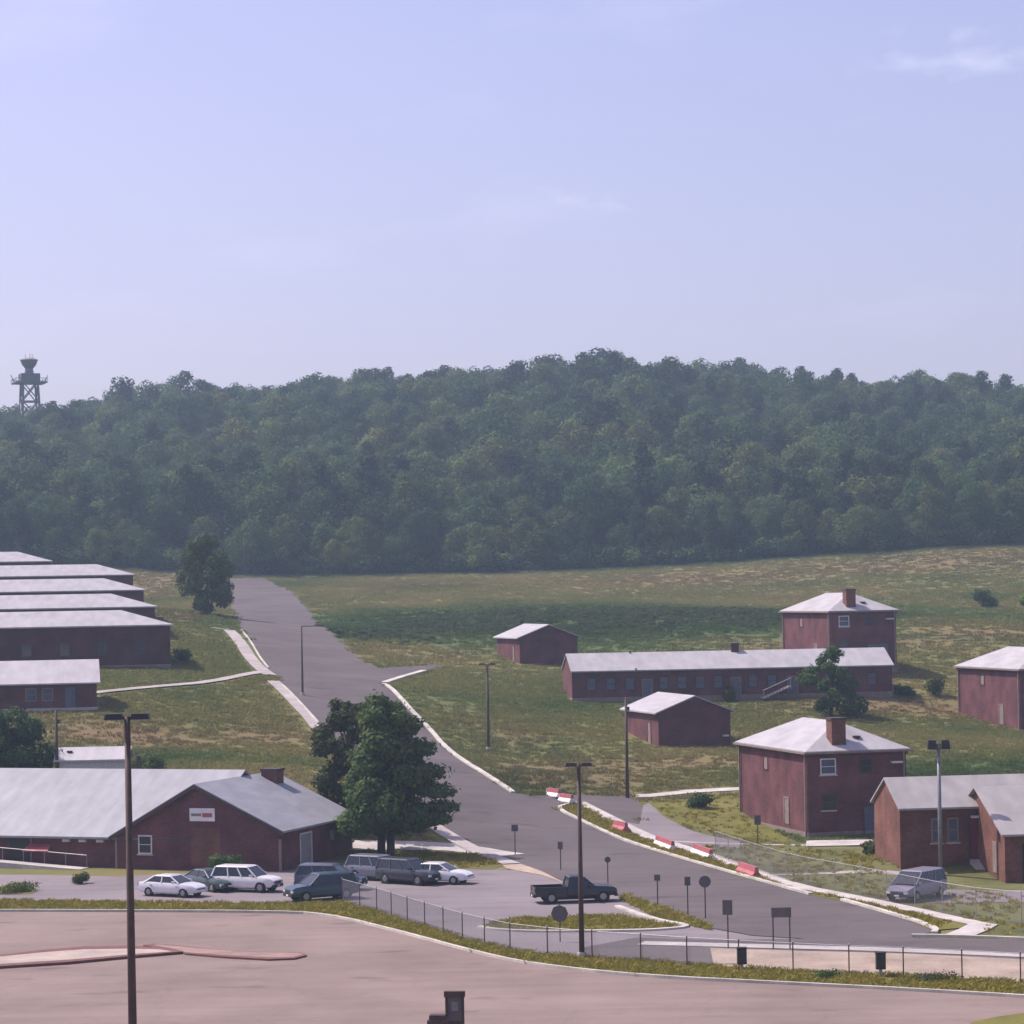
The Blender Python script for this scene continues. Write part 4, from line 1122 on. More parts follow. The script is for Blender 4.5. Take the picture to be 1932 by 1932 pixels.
# ------------------------------------------------------------------ chain-link fences
def fence(pxs, h, span, label, wire=.0035, mesh=.075, post_r=.035, pm='steel_rust'):
    pl = densify(PL(pxs), 0.2)
    # equal bays along the line
    s = [0]
    for a, b in zip(pl[:-1], pl[1:]): s.append(s[-1] + math.hypot(b[0] - a[0], b[1] - a[1]))
    n = max(2, int(s[-1] / span)); pts = []
    for i in range(n + 1):
        d = s[-1] * i / n; k = min(np.searchsorted(s, d), len(s) - 1)
        pts.append(Vector((*pl[k], float(gz(*pl[k])) + .04)))
    r = empty("chain_link_fence", pts[0], 0, label, "fence")
    o = pts[0]; Z = Vector((0, 0, 1))
    for p in pts:
        q = p - o
        po = MB().tube([q - Z * .2, q + Z * (h + .06)], [post_r, post_r], 7).build("post", pm, r)
        MB().tube([q + Z * (h + .06), q + Z * (h + .12)], [post_r * 1.3, .01], 7).build("post_cap", 'galv', po)
    for a, b in zip(pts[:-1], pts[1:]):
        a, b = a - o, b - o
        MB().tube([a + Z * h, b + Z * h], [.021, .021], 6).build("top_rail", 'galv', r)
        L = (b - a).length; d = (b - a) / L; side = Vector((-d.y, d.x, 0)).normalized() * wire
        mb = MB(); H = h - .06
        k = -H
        while k < L:
            for (u0, z0, u1, z1) in ((k, .04, k + H, .04 + H), (k + H, .04, k, .04 + H)):
                # clip to the bay
                if u0 == u1: continue
                t0, t1 = 0.0, 1.0; du = u1 - u0
                for lim, sg in ((0, 1), (L, -1)):
                    t = (lim - u0) / du
                    if (du > 0) == (sg > 0): t0 = max(t0, t)
                    else: t1 = min(t1, t)
                if t1 - t0 < .02: continue
                p0 = a + d * (u0 + du * t0) + Z * (z0 + (z1 - z0) * t0); p1 = a + d * (u0 + du * t1) + Z * (z0 + (z1 - z0) * t1)
                up = Vector((-(z1 - z0) * d.x, -(z1 - z0) * d.y, du)).normalized() * wire
                i = len(mb.v)
                mb.v += [tuple(p0 + up), tuple(p0 - up * .5 + side), tuple(p0 - up * .5 - side), tuple(p1 + up), tuple(p1 - up * .5 + side), tuple(p1 - up * .5 - side)]
                mb.f += [(i, i + 1, i + 4, i + 3), (i + 1, i + 2, i + 5, i + 4), (i + 2, i, i + 3, i + 5)]
            k += mesh
        mb.build("wire_mesh", 'galv', r)
    return r
fence([(646, 1703), (713, 1722), (779, 1744), (880, 1775), (979, 1798), (1099, 1809), (1160, 1813), (1347, 1827), (1566, 1839), (1779, 1848), (1911, 1856), (2030, 1863)], 1.5, 3.0,
      "low chain-link fence with dark posts between the car park and the yard")
fence([(1350, 1617), (1420, 1642), (1500, 1668), (1590, 1685), (1700, 1708), (1800, 1730), (1880, 1742), (2030, 1752)], 1.9, 3.4,
      "tall pale chain-link fence along the footway in front of the orange-brick hall", post_r=.026, wire=.0022, pm='galv')

# ------------------------------------------------------------------ things by the near fence and in the car park
def meter_box(px, py, label):
    x, y, z = G(px, py)
    r = empty("utility_box", (x, y, z), R(3), label, "utility box", "black utility boxes by the fence")
    MB().bx(-.07, .07, -.05, .05, -.1, .42).build("post", 'concrete', r)
    b = MB().bx(-.24, .24, -.16, .16, .42, 1.24).build("box_body", 'black', r)
    MB().bx(-.27, .27, -.19, .19, 1.24, 1.30).build("lid", 'black', b)
    MB().bx(-.2, .2, -.175, -.162, .5, 1.16).build("front_panel", 'steel_dark', b)
meter_box(1400, 1834, "black utility box on a short post by the fence, nearer the lamp post")
meter_box(1662, 1844, "black utility box on a short post by the fence, nearer the grass corner")

def kiosk():
    D = 118.0; x, y, _ = at(858, 1900, D)
    r = empty("notice_stand", (x, y, .03), R(-6), "dark framed notice stand at the near edge of the car park", "notice stand")
    for s in (-.36, .36): MB().bx(s - .06, s + .06, -.06, .06, 0, 2.2).build("post", 'steel_rust', r)
    MB().bx(-.46, .46, -.14, .14, 2.06, 2.32).build("hood", 'steel_rust', r)
    p = MB().bx(-.295, .295, -.03, .03, 1.0, 2.06).build("panel", 'sign_back', r)
    MB().bx(-.14, .14, -.045, -.034, 1.45, 1.85).build("notice", 'steel_grey', p)
    MB().bx(-.295, .295, -.05, .05, .7, 1.0).build("shelf", 'steel_rust', r)
    x, y, _ = at(829, 1930, 117.2)
    q = empty("litter_bin", (x, y, .03), R(-6), "pale litter bin with a dark overhanging lid beside the notice stand", "bin")
    MB().tube([(0, 0, 0), (0, 0, .95)], [.3, .34], 14).build("bin_body", 'white', q, True)
    ld = MB().bx(-.5, .36, -.36, .36, .95, 1.2).build("lid", 'steel_rust', q)
    MB().bx(-.42, .28, -.28, .28, 1.2, 1.42).build("lid_top", 'steel_rust', ld)
kiosk()

# ------------------------------------------------------------------ vehicles
def loft(stations, prof):
    """closed ring per station: half section given by prof(station), mirrored"""
    mb = MB(); rings = []
    for st in stations:
        hs = prof(*st)
        rings.append([(st[0], y, z) for y, z in hs] + [(st[0], -y, z) for y, z in reversed(hs[1:-1])])
    n = len(rings[0]); vs = [p for r in rings for p in r]; fs = []
    for i in range(len(rings) - 1):
        for k in range(n): fs.append((i * n + k, i * n + (k + 1) % n, (i + 1) * n + (k + 1) % n, (i + 1) * n + k))
    fs += [tuple(range(n)), tuple((len(rings) - 1) * n + k for k in reversed(range(n)))]
    return mb.add(vs, fs)

def section(x, zl, zt, w):
    return [(0, zl), (w * .88, zl), (w * .99, zl + .10), (w, zl + (zt - zl) * .5), (w * .975, zt - .09), (w * .90, zt), (0, zt + .025)]

def finish(o, ang=35):
    me = o.data
    me.polygons.foreach_set("use_smooth", [True] * len(me.polygons))
    me.set_sharp_from_angle(angle=R(ang))
    return o

def wheel(parent, x, y, r, side):
    t = MB().tube([(x, y - .11 * 1, r), (x, y + .11, r)], [r, r], 20).build("wheel", 'tyre', parent)
    MB().tube([(x, y + side * .09, r), (x, y + side * .122, r)], [r * .62, r * .55], 14).build("rim", 'rim', t)
    MB().tube([(x, y - side * .06, r), (x, y + side * .068, r)], [r * 1.17, r * 1.17], 20).build("wheel_arch", 'black', parent)

def vehicle(kind, loc, th, col, label, name, cat, group):
    r = empty(name, loc, th, label, cat, group)
    pm = paint(name + "_paint", col)
    if kind == 'sedan':
        L, W, wr = 4.65, .88, .31
        body = [(-2.3, .42, .70, .70), (-2.22, .30, .92, .82), (-1.7, .24, .98, .87), (-1.0, .22, .97, .88), (.2, .22, .95, .88), (.95, .22, .92, .88), (1.6, .24, .86, .86), (2.1, .28, .76, .80), (2.32, .38, .62, .66)]
        cab = dict(b0=-1.75, b1=1.05, t0=-1.0, t1=.25, zb=.95, zt=1.40, wb=.80, wt=.60)
        ax = (-1.38, 1.42)
    elif kind == 'suv':
        L, W, wr = 4.75, .92, .36
        body = [(-2.34, .50, .95, .82), (-2.28, .36, 1.08, .90), (-1.6, .30, 1.10, .92), (0, .28, 1.08, .92), (.9, .28, 1.06, .92), (1.6, .30, 1.02, .90), (2.15, .36, .94, .84), (2.36, .46, .78, .72)]
        cab = dict(b0=-2.26, b1=1.15, t0=-2.02, t1=.40, zb=1.07, zt=1.72, wb=.86, wt=.70)
        ax = (-1.42, 1.45)
    elif kind == 'van':
        L, W, wr = 4.9, .97, .34
        body = [(-2.42, .46, .98, .86), (-2.36, .32, 1.10, .94), (-1.6, .28, 1.12, .97), (0.6, .28, 1.08, .97), (1.5, .30, 1.0, .95), (2.1, .34, .86, .88), (2.45, .42, .70, .74)]
        cab = dict(b0=-2.34, b1=1.6, t0=-2.12, t1=.55, zb=1.09, zt=1.82, wb=.90, wt=.74)
        ax = (-1.45, 1.55)
    else:  # pickup
        L, W, wr = 5.4, .95, .37
        body = [(-.62, .42, 1.08, .94), (.2, .38, 1.08, .95), (1.0, .38, 1.07, .95), (1.2, .38, 1.06, .95), (2.0, .40, 1.0, .93), (2.45, .42, .94, .90), (2.66, .46, .82, .78)]
        cab = dict(b0=-.56, b1=1.2, t0=-.42, t1=.50, zb=1.05, zt=1.66, wb=.87, wt=.70)
        ax = (-1.65, 1.72)
    bo = finish(loft(body, section).build("body", pm, r))
    c = cab
    # glazed cabin, painted roof and pillars
    def ring(x0, x1, z, w): return [(x0, -w, z), (x1, -w, z), (x1, w, z), (x0, w, z)]
    g = ring(c['b0'], c['b1'], c['zb'], c['wb']) + ring(c['t0'], c['t1'], c['zt'] - .03, c['wt'])
    gl = MB().add(g, [(3, 2, 1, 0), (4, 5, 6, 7), (0, 1, 5, 4), (1, 2, 6, 5), (2, 3, 7, 6), (3, 0, 4, 7)]).build("window_glass", 'glass', r)
    t = ring(c['t0'] - .04, c['t1'] + .06, c['zt'] - .05, c['wt'] + .03) + ring(c['t0'] + .06, c['t1'] - .08, c['zt'] + .03, c['wt'] - .10)
    MB().add(t, [(3, 2, 1, 0), (4, 5, 6, 7), (0, 1, 5, 4), (1, 2, 6, 5), (2, 3, 7, 6), (3, 0, 4, 7)]).build("roof", pm, r)
    def pillar(p, q, r0, r1): MB().tube([p, q], [r0, r1], 6).build("pillar", pm, r)
    for s in (-1, 1):
        pillar((c['b0'], s * c['wb'], c['zb'] - .03), (c['t0'], s * c['wt'], c['zt'] - .03), .07, .05)
        pillar((c['b1'], s * c['wb'], c['zb'] - .03), (c['t1'], s * c['wt'], c['zt'] - .03), .05, .045)
        for f in ((.5,) if kind in ('sedan', 'pickup') else (.38, .68)):
            if kind == 'pickup': continue
            xb = c['b0'] + (c['b1'] - c['b0']) * f; xt = c['t0'] + (c['t1'] - c['t0']) * f
            pillar((xb, s * (c['wb'] + .004), c['zb'] - .03), (xt, s * (c['wt'] + .004), c['zt'] - .03), .055, .045)
    xf, xr = body[-1][0], body[0][0]
    if kind == 'pickup':
        bd = MB()
        xr = -2.72
        bd.bx(xr, -.64, -.94, -.84, .46, 1.06).bx(xr, -.64, .84, .94, .46, 1.06).bx(xr, xr + .08, -.84, .84, .46, 1.04).bx(-.74, -.64, -.84, .84, .46, 1.05).bx(xr + .08, -.74, -.84, .84, .46, .62)
        bd.build("cargo_bed", pm, r)
    zf = body[-1][2]
    for s in (-1, 1):
        MB().bx(xf - .10, xf + .02, s * .62 - .14, s * .62 + .14, zf - .17, zf - .03).build("headlight", 'head_lamp', r)
        MB().bx(xr - .02, xr + .06, s * .66 - .10, s * .66 + .10, .72, .98 if kind != 'sedan' else .86).build("tail_light", 'tail_lamp', r)
        MB().bx(c['b1'] - .42, c['b1'] - .2, s * (W + .09) - .09, s * (W + .09) + .09, c['zb'] - .02, c['zb'] + .14).build("mirror", pm, r)
        dp = MB().bx(c['b0'] + .5, c['b0'] + .68, s * W - .015, s * W + .015, c['zb'] - .2, c['zb'] - .16)
        dp.build("door_handle", 'black', r)
    MB().bx(xf - .12, xf + .06, -.72, .72, .34, .52).build("bumper", 'black' if kind != 'sedan' else pm, r)
    MB().bx(xr - .06, xr + .12, -.74, .74, .40, .58).build("bumper", 'black' if kind != 'sedan' else pm, r)
    MB().bx(xf - .06, xf + .035, -.44, .44, zf - .2, zf - .05).build("grille", 'black', r)
    MB().bx(xf + .061, xf + .075, -.16, .16, .38, .48).build("number_plate", 'white', r)
    MB().bx(xr - .075, xr - .061, -.16, .16, .44, .54).build("number_plate", 'white', r)
    MB().bx(ax[0], ax[1], -.6, .6, .2, .45).build("chassis", 'black', r)
    for x in ax:
        for s in (-1, 1): wheel(r, x, s * (W - .10), wr, s)
    return r

def car(px, py, kind, deg, col, label, name="parked_car", cat="car", group="vehicles parked in front of the brick hall", dz=.045):
    x, y = P(px, py)
    return vehicle(kind, (x, y, float(gz(x, y)) + dz), R(deg), col, label, name, cat, group)

car(326, 1691, 'sedan', -28, (0.62, 0.60, 0.64), "white saloon car parked in front of the hall, beside the dark green one")
car(396, 1680, 'sedan', -48, (0.045, 0.075, 0.075), "dark green saloon car parked between two white vehicles")
car(466, 1682, 'suv', -22, (0.68, 0.66, 0.66), "white sport utility vehicle parked beside the dark green car")
car(624, 1679, 'suv', -14, (0.055, 0.065, 0.10), "navy sport utility vehicle with shiny roof parked behind the teal one")
car(606, 1698, 'suv', 208, (0.018, 0.045, 0.060), "dark teal sport utility vehicle parked at the end of the chain-link fence")
car(715, 1661, 'suv', -32, (0.15, 0.15, 0.19), "grey sport utility vehicle parked near the tree lawn")
car(772, 1668, 'suv', -36, (0.040, 0.042, 0.055), "charcoal sport utility vehicle between the grey one and the white car")
car(829, 1667, 'sedan', -22, (0.66, 0.65, 0.66), "white saloon car at the end of the line of parked vehicles near the tree lawn")
car(1084, 1702, 'pickup', 9, (0.010, 0.014, 0.022), "black pickup truck standing alone at the yard exit", "pickup_truck", "pickup truck", "vehicles in the yard")
car(1729, 1697, 'van', 232, (0.22, 0.20, 0.25), "lilac-grey van parked beside the floodlight pole", "parked_van", "van", "vehicles in the yard", .06)

# ------------------------------------------------------------------ trees and plants
def leaves(blobs, n, size, rng, shell=.62, flat=.25):
    b = np.array(blobs); w = (b[:, 3] * b[:, 4] + b[:, 4] * b[:, 5] + b[:, 3] * b[:, 5]); w = w / w.sum()
    k = rng.choice(len(b), n, p=w); B = b[k]
    d = rng.normal(size=(n, 3)); d /= np.linalg.norm(d, axis=1)[:, None]
    rad = shell + (1.06 - shell) * rng.random(n) ** .6
    rad = np.where(rng.random(n) < .28, rad + .45 * rng.random(n) ** 2, rad)
    c = B[:, :3] + d * B[:, 3:6] * rad[:, None] + rng.normal(size=(n, 3)) * size * .25
    # leave the hidden inside of overlapping clumps sparse
    nrm = d + rng.normal(size=(n, 3)) * .38 + np.array([0, 0, flat]); nrm /= np.linalg.norm(nrm, axis=1)[:, None]
    t = np.cross(nrm, rng.normal(size=(n, 3))); t /= np.linalg.norm(t, axis=1)[:, None] + 1e-9
    u = np.cross(nrm, t)
    s = size * (.6 + .8 * rng.random(n)); e = (.55 + .35 * rng.random(n))
    s = s[:, None]; e = e[:, None]
    q = np.stack([c - t * s * .5, c + u * s * e * .5, c + t * s * .5, c - u * s * e * .5], 1).reshape(-1, 3)
    f = np.arange(4 * n).reshape(-1, 4)
    return q, f

def np_mesh(name, q, f, m, attr=None):
    me = bpy.data.meshes.new(name)
    me.vertices.add(len(q)); me.vertices.foreach_set("co", np.asarray(q, np.float32).ravel())
    me.loops.add(f.size); me.loops.foreach_set("vertex_index", f.astype(np.int32).ravel())
    me.polygons.add(len(f)); me.polygons.foreach_set("loop_start", np.arange(0, f.size, f.shape[1], dtype=np.int32))
    me.update(calc_edges=True); me.validate()
    me.materials.append(M[m])
    return me

def crown_blobs(rng, h0, h1, rx, ry, n, shape='round', br=(.22, .38)):
    out = []
    for i in range(n):
        t = (i + rng.random()) / n
        if shape == 'dome': w = (1 - t) ** .36 * .92 + .04
        elif shape == 'cone': w = (1 - t) ** .75 * 1.0 + .08
        elif shape == 'column': w = math.sin(math.pi * min(1, max(0, .12 + .85 * t))) ** .6
        else: w = math.sin(math.pi * (.10 + .82 * t)) ** .75
        a = rng.random() * 2 * math.pi; q = (.30 + .62 * math.sqrt(rng.random())) * .86 * w
        s = (br[0] + (br[1] - br[0]) * rng.random()) * (.55 + .6 * w)
        z = h0 + (h1 - h0) * t
        out.append((rx * q * math.cos(a), ry * q * math.sin(a), z, rx * s, ry * s, (rx + ry) / 2 * s * .78))
    return out

def branches(rng, h, trunk_r, blobs, trunks=((0, 0),), lean=0.0):
    mb = MB()
    for (tx, ty) in trunks:
        top = (tx * .4 + lean, ty * .4, h * .86)
        mb.tube([(tx, ty, -.25), (tx * .9 + lean * .2, ty * .9, h * .3), (tx * .6 + lean * .6, ty * .6, h * .6), top], [trunk_r * 1.25, trunk_r * .85, trunk_r * .5, trunk_r * .12], 8)
        for b in blobs[::2]:
            z0 = max(h * .22, b[2] * .72); f = z0 / (h * .86)
            st = (tx * (1 - .5 * f) + lean * f, ty * (1 - .5 * f), z0)
            mid = ((st[0] + b[0]) / 2, (st[1] + b[1]) / 2, (st[2] + b[2]) / 2 - .15)
            rr = trunk_r * .34 * (1 - .5 * f)
            mb.tube([st, mid, (b[0], b[1], b[2])], [rr, rr * .7, rr * .2], 5)
    return mb

def tree(loc, h, rx, ry, label, seed, shape='round', leaf='leaf_dark', n=9000, size=.34, h0=.22, nb=16, trunk=.22, trunks=((0, 0),), name="broadleaf_tree", cat="tree", group=None, extra=None, br=(.22, .38), lean=0.0):
    rng = np.random.default_rng(seed)
    r = empty(name, loc, rng.random() * 6.28 if len(trunks) == 1 and not extra and not lean else 0, label, cat, group)
    bl = crown_blobs(rng, h * h0, h * .93, rx, ry, nb, shape, br) + (extra or [])
    branches(rng, h, trunk, bl, trunks, lean).build("trunk", 'bark', r, True)
    q, f = leaves(bl, n, size, rng)
    cr = bpy.data.objects.new("crown", np_mesh("crown", q, f, leaf)); COL.objects.link(cr); cr.parent = r
    return r

# the dark tree by the road with its looser neighbour
x, y, z = G(750, 1616)
ex = [(3.5, -.3, 5.0, 1.5, 1.1, .5), (3.8, .2, 3.7, 1.4, 1.0, .45), (3.0, .4, 6.4, 1.3, 1.1, .55), (3.3, -.5, 2.9, 1.3, 1.1, .5), (2.4, .3, 8.2, 1.2, 1.1, .6), (1.4, -1.4, 3.0, 1.9, 1.3, .8), (-1.0, -1.2, 2.9, 1.8, 1.3, .8)]
tree((x - .5, y, z), 12.8, 4.6, 4.3, "large dark leafy tree with jagged edge standing between the hall and the road", 3, 'dome', 'leaf_dark', 32000, .33, .17, 70, .27, ((0, 0), (-.75, .3)), extra=ex, br=(.15, .27))
x, y, z = G(700, 1592)
tree((x - 2.0, y + 5, z), 11.6, 4.2, 3.8, "looser olive tree behind the large dark tree, showing gaps between its branches", 8, 'round', 'leaf_loose', 12000, .34, .14, 60, .24, br=(.12, .21))
x, y, z = G(733, 1616)
tree((x, y - .3, z), 4.9, 2.3, 2.0, "short bronze-leaved tree leaning out under the large dark tree", 21, 'round', 'leaf_loose', 3600, .28, .38, 18, .16, lean=1.2, br=(.16, .28))
# tree by the barracks and road
x, y, z = G(392, 1160)
tree((x, y, z), 12.6, 5.0, 4.7, "rounded green tree at the roadside beside the barracks", 5, 'round', 'leaf_forest_light', 11000, .46, .06, 50, .25, br=(.17, .30))
# tree before the long barrack
x, y, z = G(1568, 1352)
tree((x, y, z), 7.9, 3.4, 3.2, "dark ragged tree between the long barrack and the large-chimney house", 14, 'round', 'leaf_dark', 7000, .32, .10, 30, .2, extra=[(-2.6, 0, 4.2, 1.1, .9, .6), (2.2, 0, 1.2, 1.9, 1.6, 1.1), (.3, 0, 7.2, .7, .7, .7)], br=(.14, .24))
# trees at the left edge
x, y, z = G(30, 1462)
tree((x - .6, y, z), 5.9, 4.3, 3.6, "bushy dark tree behind the hall wing at the utility pole", 17, 'round', 'leaf_dark', 10000, .34, .10, 34, .2, extra=[(-4, 0, 2.5, 2.0, 2, 1.8), (3.0, 0, 1.6, 1.2, 1.2, 1.2)], br=(.16, .28))
# trees at the right edge
x, y, z = G(1946, 1165)
tree((x + 1.0, y, z), 9.6, 2.9, 2.9, "dark tree on the upper field at the right", 23, 'cone', 'leaf_forest', 6000, .42, .06, 32, .2, br=(.17, .3))

def shrub(px, py, w, h, leaf, label, seed, n=1500, size=.2, name="shrub"):
    x, y, z = G(px, py); rng = np.random.default_rng(seed)
    r = empty(name, (x, y, z), 0, label, "shrub")
    bl = [(rng.normal() * w * .22, rng.normal() * w * .2, h * (.25 + .5 * rng.random()), w * .27, w * .25, h * .33) for _ in range(8)]
    mb = MB()
    for b in bl: mb.tube([(0, 0, -.1), (b[0] * .5, b[1] * .5, b[2] * .5), (b[0], b[1], b[2])], [.05, .035, .01], 5)
    mb.build("stem", 'bark', r)
    q, f = leaves(bl, n, size, rng)
    c = bpy.data.objects.new("foliage", np_mesh("foliage", q, f, leaf)); COL.objects.link(c); c.parent = r
shrub(1327, 1526, 2.2, 1.25, 'leaf_dark', "dark rounded bush on the lawn beside the large-chimney house", 31)
shrub(1762, 1312, 2.2, 2.2, 'leaf_light', "fresh green bush on the slope below the row's middle house", 32)
shrub(1372, 1322, 2.0, 1.9, 'leaf_light', "light green bush in front of the long barrack's windows", 33)
shrub(1484, 1262, 2.4, 1.6, 'leaf_loose', "olive bush by the corner of the upper house", 34)
shrub(1857, 1146, 3.2, 2.8, 'leaf_forest', "dark lone bush on the upper field", 35, 1600, .3)
shrub(293, 1462, 2.6, 1.9, 'leaf_dark', "dark bush behind the roof of the hall wing", 36)
shrub(340, 1250, 2.6, 1.6, 'leaf_dark', "dark bush at the corner of the front barrack", 37)
shrub(150, 1668, 1.2, .8, 'leaf_loose', "small brown bush at the foot of the entrance ramp", 38, 900, .14)
shrub(40, 1684, 3.0, .6, 'leaf_light', "low bright green planting below the entrance ramp", 39, 1400, .14)
shrub(432, 1652, 2.6, 1.5, 'leaf_dark', "dark bush against the gable wall behind the parked cars", 40)
shrub(1705, 1312, 2.0, 1.3, 'leaf_dark', "dark bush at the end wall of the long barrack", 41)
shrub(1650, 1612, 1.8, .9, 'leaf_loose', "olive bush at the corner of the orange-brick hall", 42)
shrub(1560, 1846, 1.6, .45, 'leaf_dark', "low dark weeds at the foot of the low chain-link fence", 43, 700, .1)
shrub(1760, 1852, 2.6, .45, 'leaf_loose', "low olive weeds at the foot of the low chain-link fence near the corner", 44, 900, .1)

# ------------------------------------------------------------------ scattered cover: one object each, pieces placed on points
def scatter(name, pts, idx, scl, rot, sources, label, cat, attrs=None):
    col = bpy.data.collections.new(name + "_pieces")
    for i, me in enumerate(sources):
        col.objects.link(bpy.data.objects.new("%s_piece_%02d" % (name, i), me))
    me = bpy.data.meshes.new(name); me.from_pydata(pts.tolist(), [], [])
    for nm, typ, val in [("idx", 'INT', idx), ("scl", 'FLOAT', scl), ("rot", 'FLOAT', rot)] + [(k, 'FLOAT', v) for k, v in (attrs or {}).items()]:
        a = me.attributes.new(nm, typ, 'POINT'); a.data.foreach_set("value", np.asarray(val, np.int32 if typ == 'INT' else np.float32))
    o = bpy.data.objects.new(name, me); COL.objects.link(o)
    tag(o, label, cat, None, "stuff")
    ng = bpy.data.node_groups.new(name + "_nodes", 'GeometryNodeTree')
    ng.interface.new_socket("Geometry", in_out='INPUT', socket_type='NodeSocketGeometry')
    ng.interface.new_socket("Geometry", in_out='OUTPUT', socket_type='NodeSocketGeometry')
    N, L = ng.nodes, ng.links
    gi, go = N.new("NodeGroupInput"), N.new("NodeGroupOutput")
    ip = N.new("GeometryNodeInstanceOnPoints"); ci = N.new("GeometryNodeCollectionInfo")
    ci.inputs["Collection"].default_value = col; ci.inputs["Separate Children"].default_value = True; ci.inputs["Reset Children"].default_value = True
    def na(n, t):
        a = N.new("GeometryNodeInputNamedAttribute"); a.data_type = t; a.inputs["Name"].default_value = n; return a
    ai, as_, ar = na("idx", 'INT'), na("scl", 'FLOAT'), na("rot", 'FLOAT')
    cx = N.new("ShaderNodeCombineXYZ")
    L.new(gi.outputs[0], ip.inputs["Points"]); L.new(ci.outputs[0], ip.inputs["Instance"]); ip.inputs["Pick Instance"].default_value = True
    L.new(ai.outputs["Attribute"], ip.inputs["Instance Index"]); L.new(as_.outputs["Attribute"], ip.inputs["Scale"])
    L.new(ar.outputs["Attribute"], cx.inputs["Z"]); L.new(cx.outputs[0], ip.inputs["Rotation"])
    L.new(ip.outputs[0], go.inputs[0])
    md = o.modifiers.new("scatter", 'NODES'); md.node_group = ng
    return o

def tuft_mesh(seed, n, hgt, spread, m, wid=.05):
    rng = np.random.default_rng(seed); V = []; F = []
    for i in range(n):
        a = rng.random() * 6.283; r0 = spread * math.sqrt(rng.random()); x, y = r0 * math.cos(a), r0 * math.sin(a)
        h = hgt * (.5 + .7 * rng.random()); b = rng.random() * 6.283; w = wid * (.6 + .8 * rng.random()); ln = h * (.3 + .9 * rng.random())
        c, s = math.cos(b), math.sin(b); k = len(V)
        V += [(x - c * w, y - s * w, -.05), (x + c * w, y + s * w, -.05), (x + ln * .35 * s + c * w * .7, y - ln * .35 * c + s * w * .7, h * .6), (x + ln * s, y - ln * c, h)]
        F += [(k, k + 1, k + 2), (k, k + 2, k + 3)]
    return np_mesh("grass_tuft", np.array(V), np.array(F), m)

def clear_of(x, y, polys):
    ok = np.ones(len(x), bool)
    for p in polys:
        q = np.array(p)
        bb = (x > q[:, 0].min()) & (x < q[:, 0].max()) & (y > q[:, 1].min()) & (y < q[:, 1].max())
        if bb.any():
            i = np.nonzero(bb)[0]; ins = inside(p, x[i], y[i]); ok[i[ins]] = False
    return ok

def wedge(n, y0, y1, rng, side=.225):
    y = np.sqrt(y0 ** 2 + (y1 ** 2 - y0 ** 2) * rng.random(n)); x = (rng.random(n) * 2 - 1) * side * y
    return x, y

rng = np.random.default_rng(77)
# dry tall grass of the hillside
x1, y1_ = wedge(52000, 205, 330, rng); x2, y2_ = wedge(50000, 330, 566, rng)
x = np.concatenate([x1, x2]); y = np.concatenate([y1_, y2_])
k = clear_of(x, y, PAVED + FOOT)
x, y = x[k], y[k]; so = soilness(x, y); dr = dryness(x, y)
k = (rng.random(len(x)) > so * .9) & (rng.random(len(x)) < .35 + .9 * fbm(x / 6, y / 6, 40))
x, y, so, dr = x[k], y[k], so[k], dr[k]
sc = (.5 + .6 * rng.random(len(x))) * (.5 + .9 * fbm(x / 12, y / 12, 60)) * np.where(y > 330, 1.35, 1.0)
scatter("tall_grass", np.stack([x, y, gz(x, y)], 1), rng.integers(0, 4, len(x)), sc, rng.random(len(x)) * 6.28,
        [tuft_mesh(s, 34, .25, .75, 'tuft', .045) for s in (1, 2, 3, 4)], "tall dry grass and weeds covering the hillside", "grass",
        {"dry": np.clip(dr + rng.normal(size=len(x)) * .04, 0, 1), "soil": so * .9})
# short grass on the mown strips near the camera
lawns = [PL(VERGE) + list(reversed(PL([(a, b - 3) for a, b in LOT_EDGE]))), PL(ISL),
         PL([(1168, 1697), (1180, 1690), (1262, 1718), (1335, 1747), (1345, 1757), (1310, 1750), (1230, 1728)]),
         PL([(1052, 1526), (1095, 1519), (1170, 1560), (1255, 1596), (1330, 1618), (1420, 1651), (1500, 1680), (1580, 1694), (1700, 1720), (1790, 1741), (1762, 1755), (1700, 1729), (1600, 1700), (1530, 1688), (1400, 1653), (1270, 1615), (1180, 1585), (1100, 1550)])]
big = PL([(1120, 1536), (1215, 1558), (1230, 1514), (1390, 1502), (1420, 1562), (1520, 1600), (1640, 1612), (1700, 1640), (1900, 1690), (2060, 1700), (2060, 1776), (1860, 1766), (1858, 1751), (1790, 1727), (1700, 1707), (1590, 1684), (1500, 1667), (1420, 1639), (1330, 1606), (1255, 1583), (1170, 1548)])
tl = PL([(670, 1638), (672, 1606), (800, 1608), (900, 1612), (940, 1630), (900, 1638)])
X, Y = [], []
for poly, dens in [(p, 9.0) for p in lawns] + [(big, 1.1), (tl, 5)]:
    q = np.array(poly); lo, hi = q.min(0), q.max(0); n = int((hi[0] - lo[0]) * (hi[1] - lo[1]) * dens)
    a = lo[0] + (hi[0] - lo[0]) * rng.random(n); b = lo[1] + (hi[1] - lo[1]) * rng.random(n); i = inside(poly, a, b) & ~inside(SIDE, a, b)
    X.append(a[i]); Y.append(b[i])
X, Y = np.concatenate(X), np.concatenate(Y)
scatter("mown_grass", np.stack([X, Y, gz(X, Y) + .05], 1), rng.integers(0, 3, len(X)), .6 + .8 * rng.random(len(X)), rng.random(len(X)) * 6.28,
        [tuft_mesh(s, 22, .17, .22, 'blade', .018) for s in (11, 12, 13)], "short grass on the verges, islands and lawns", "grass")
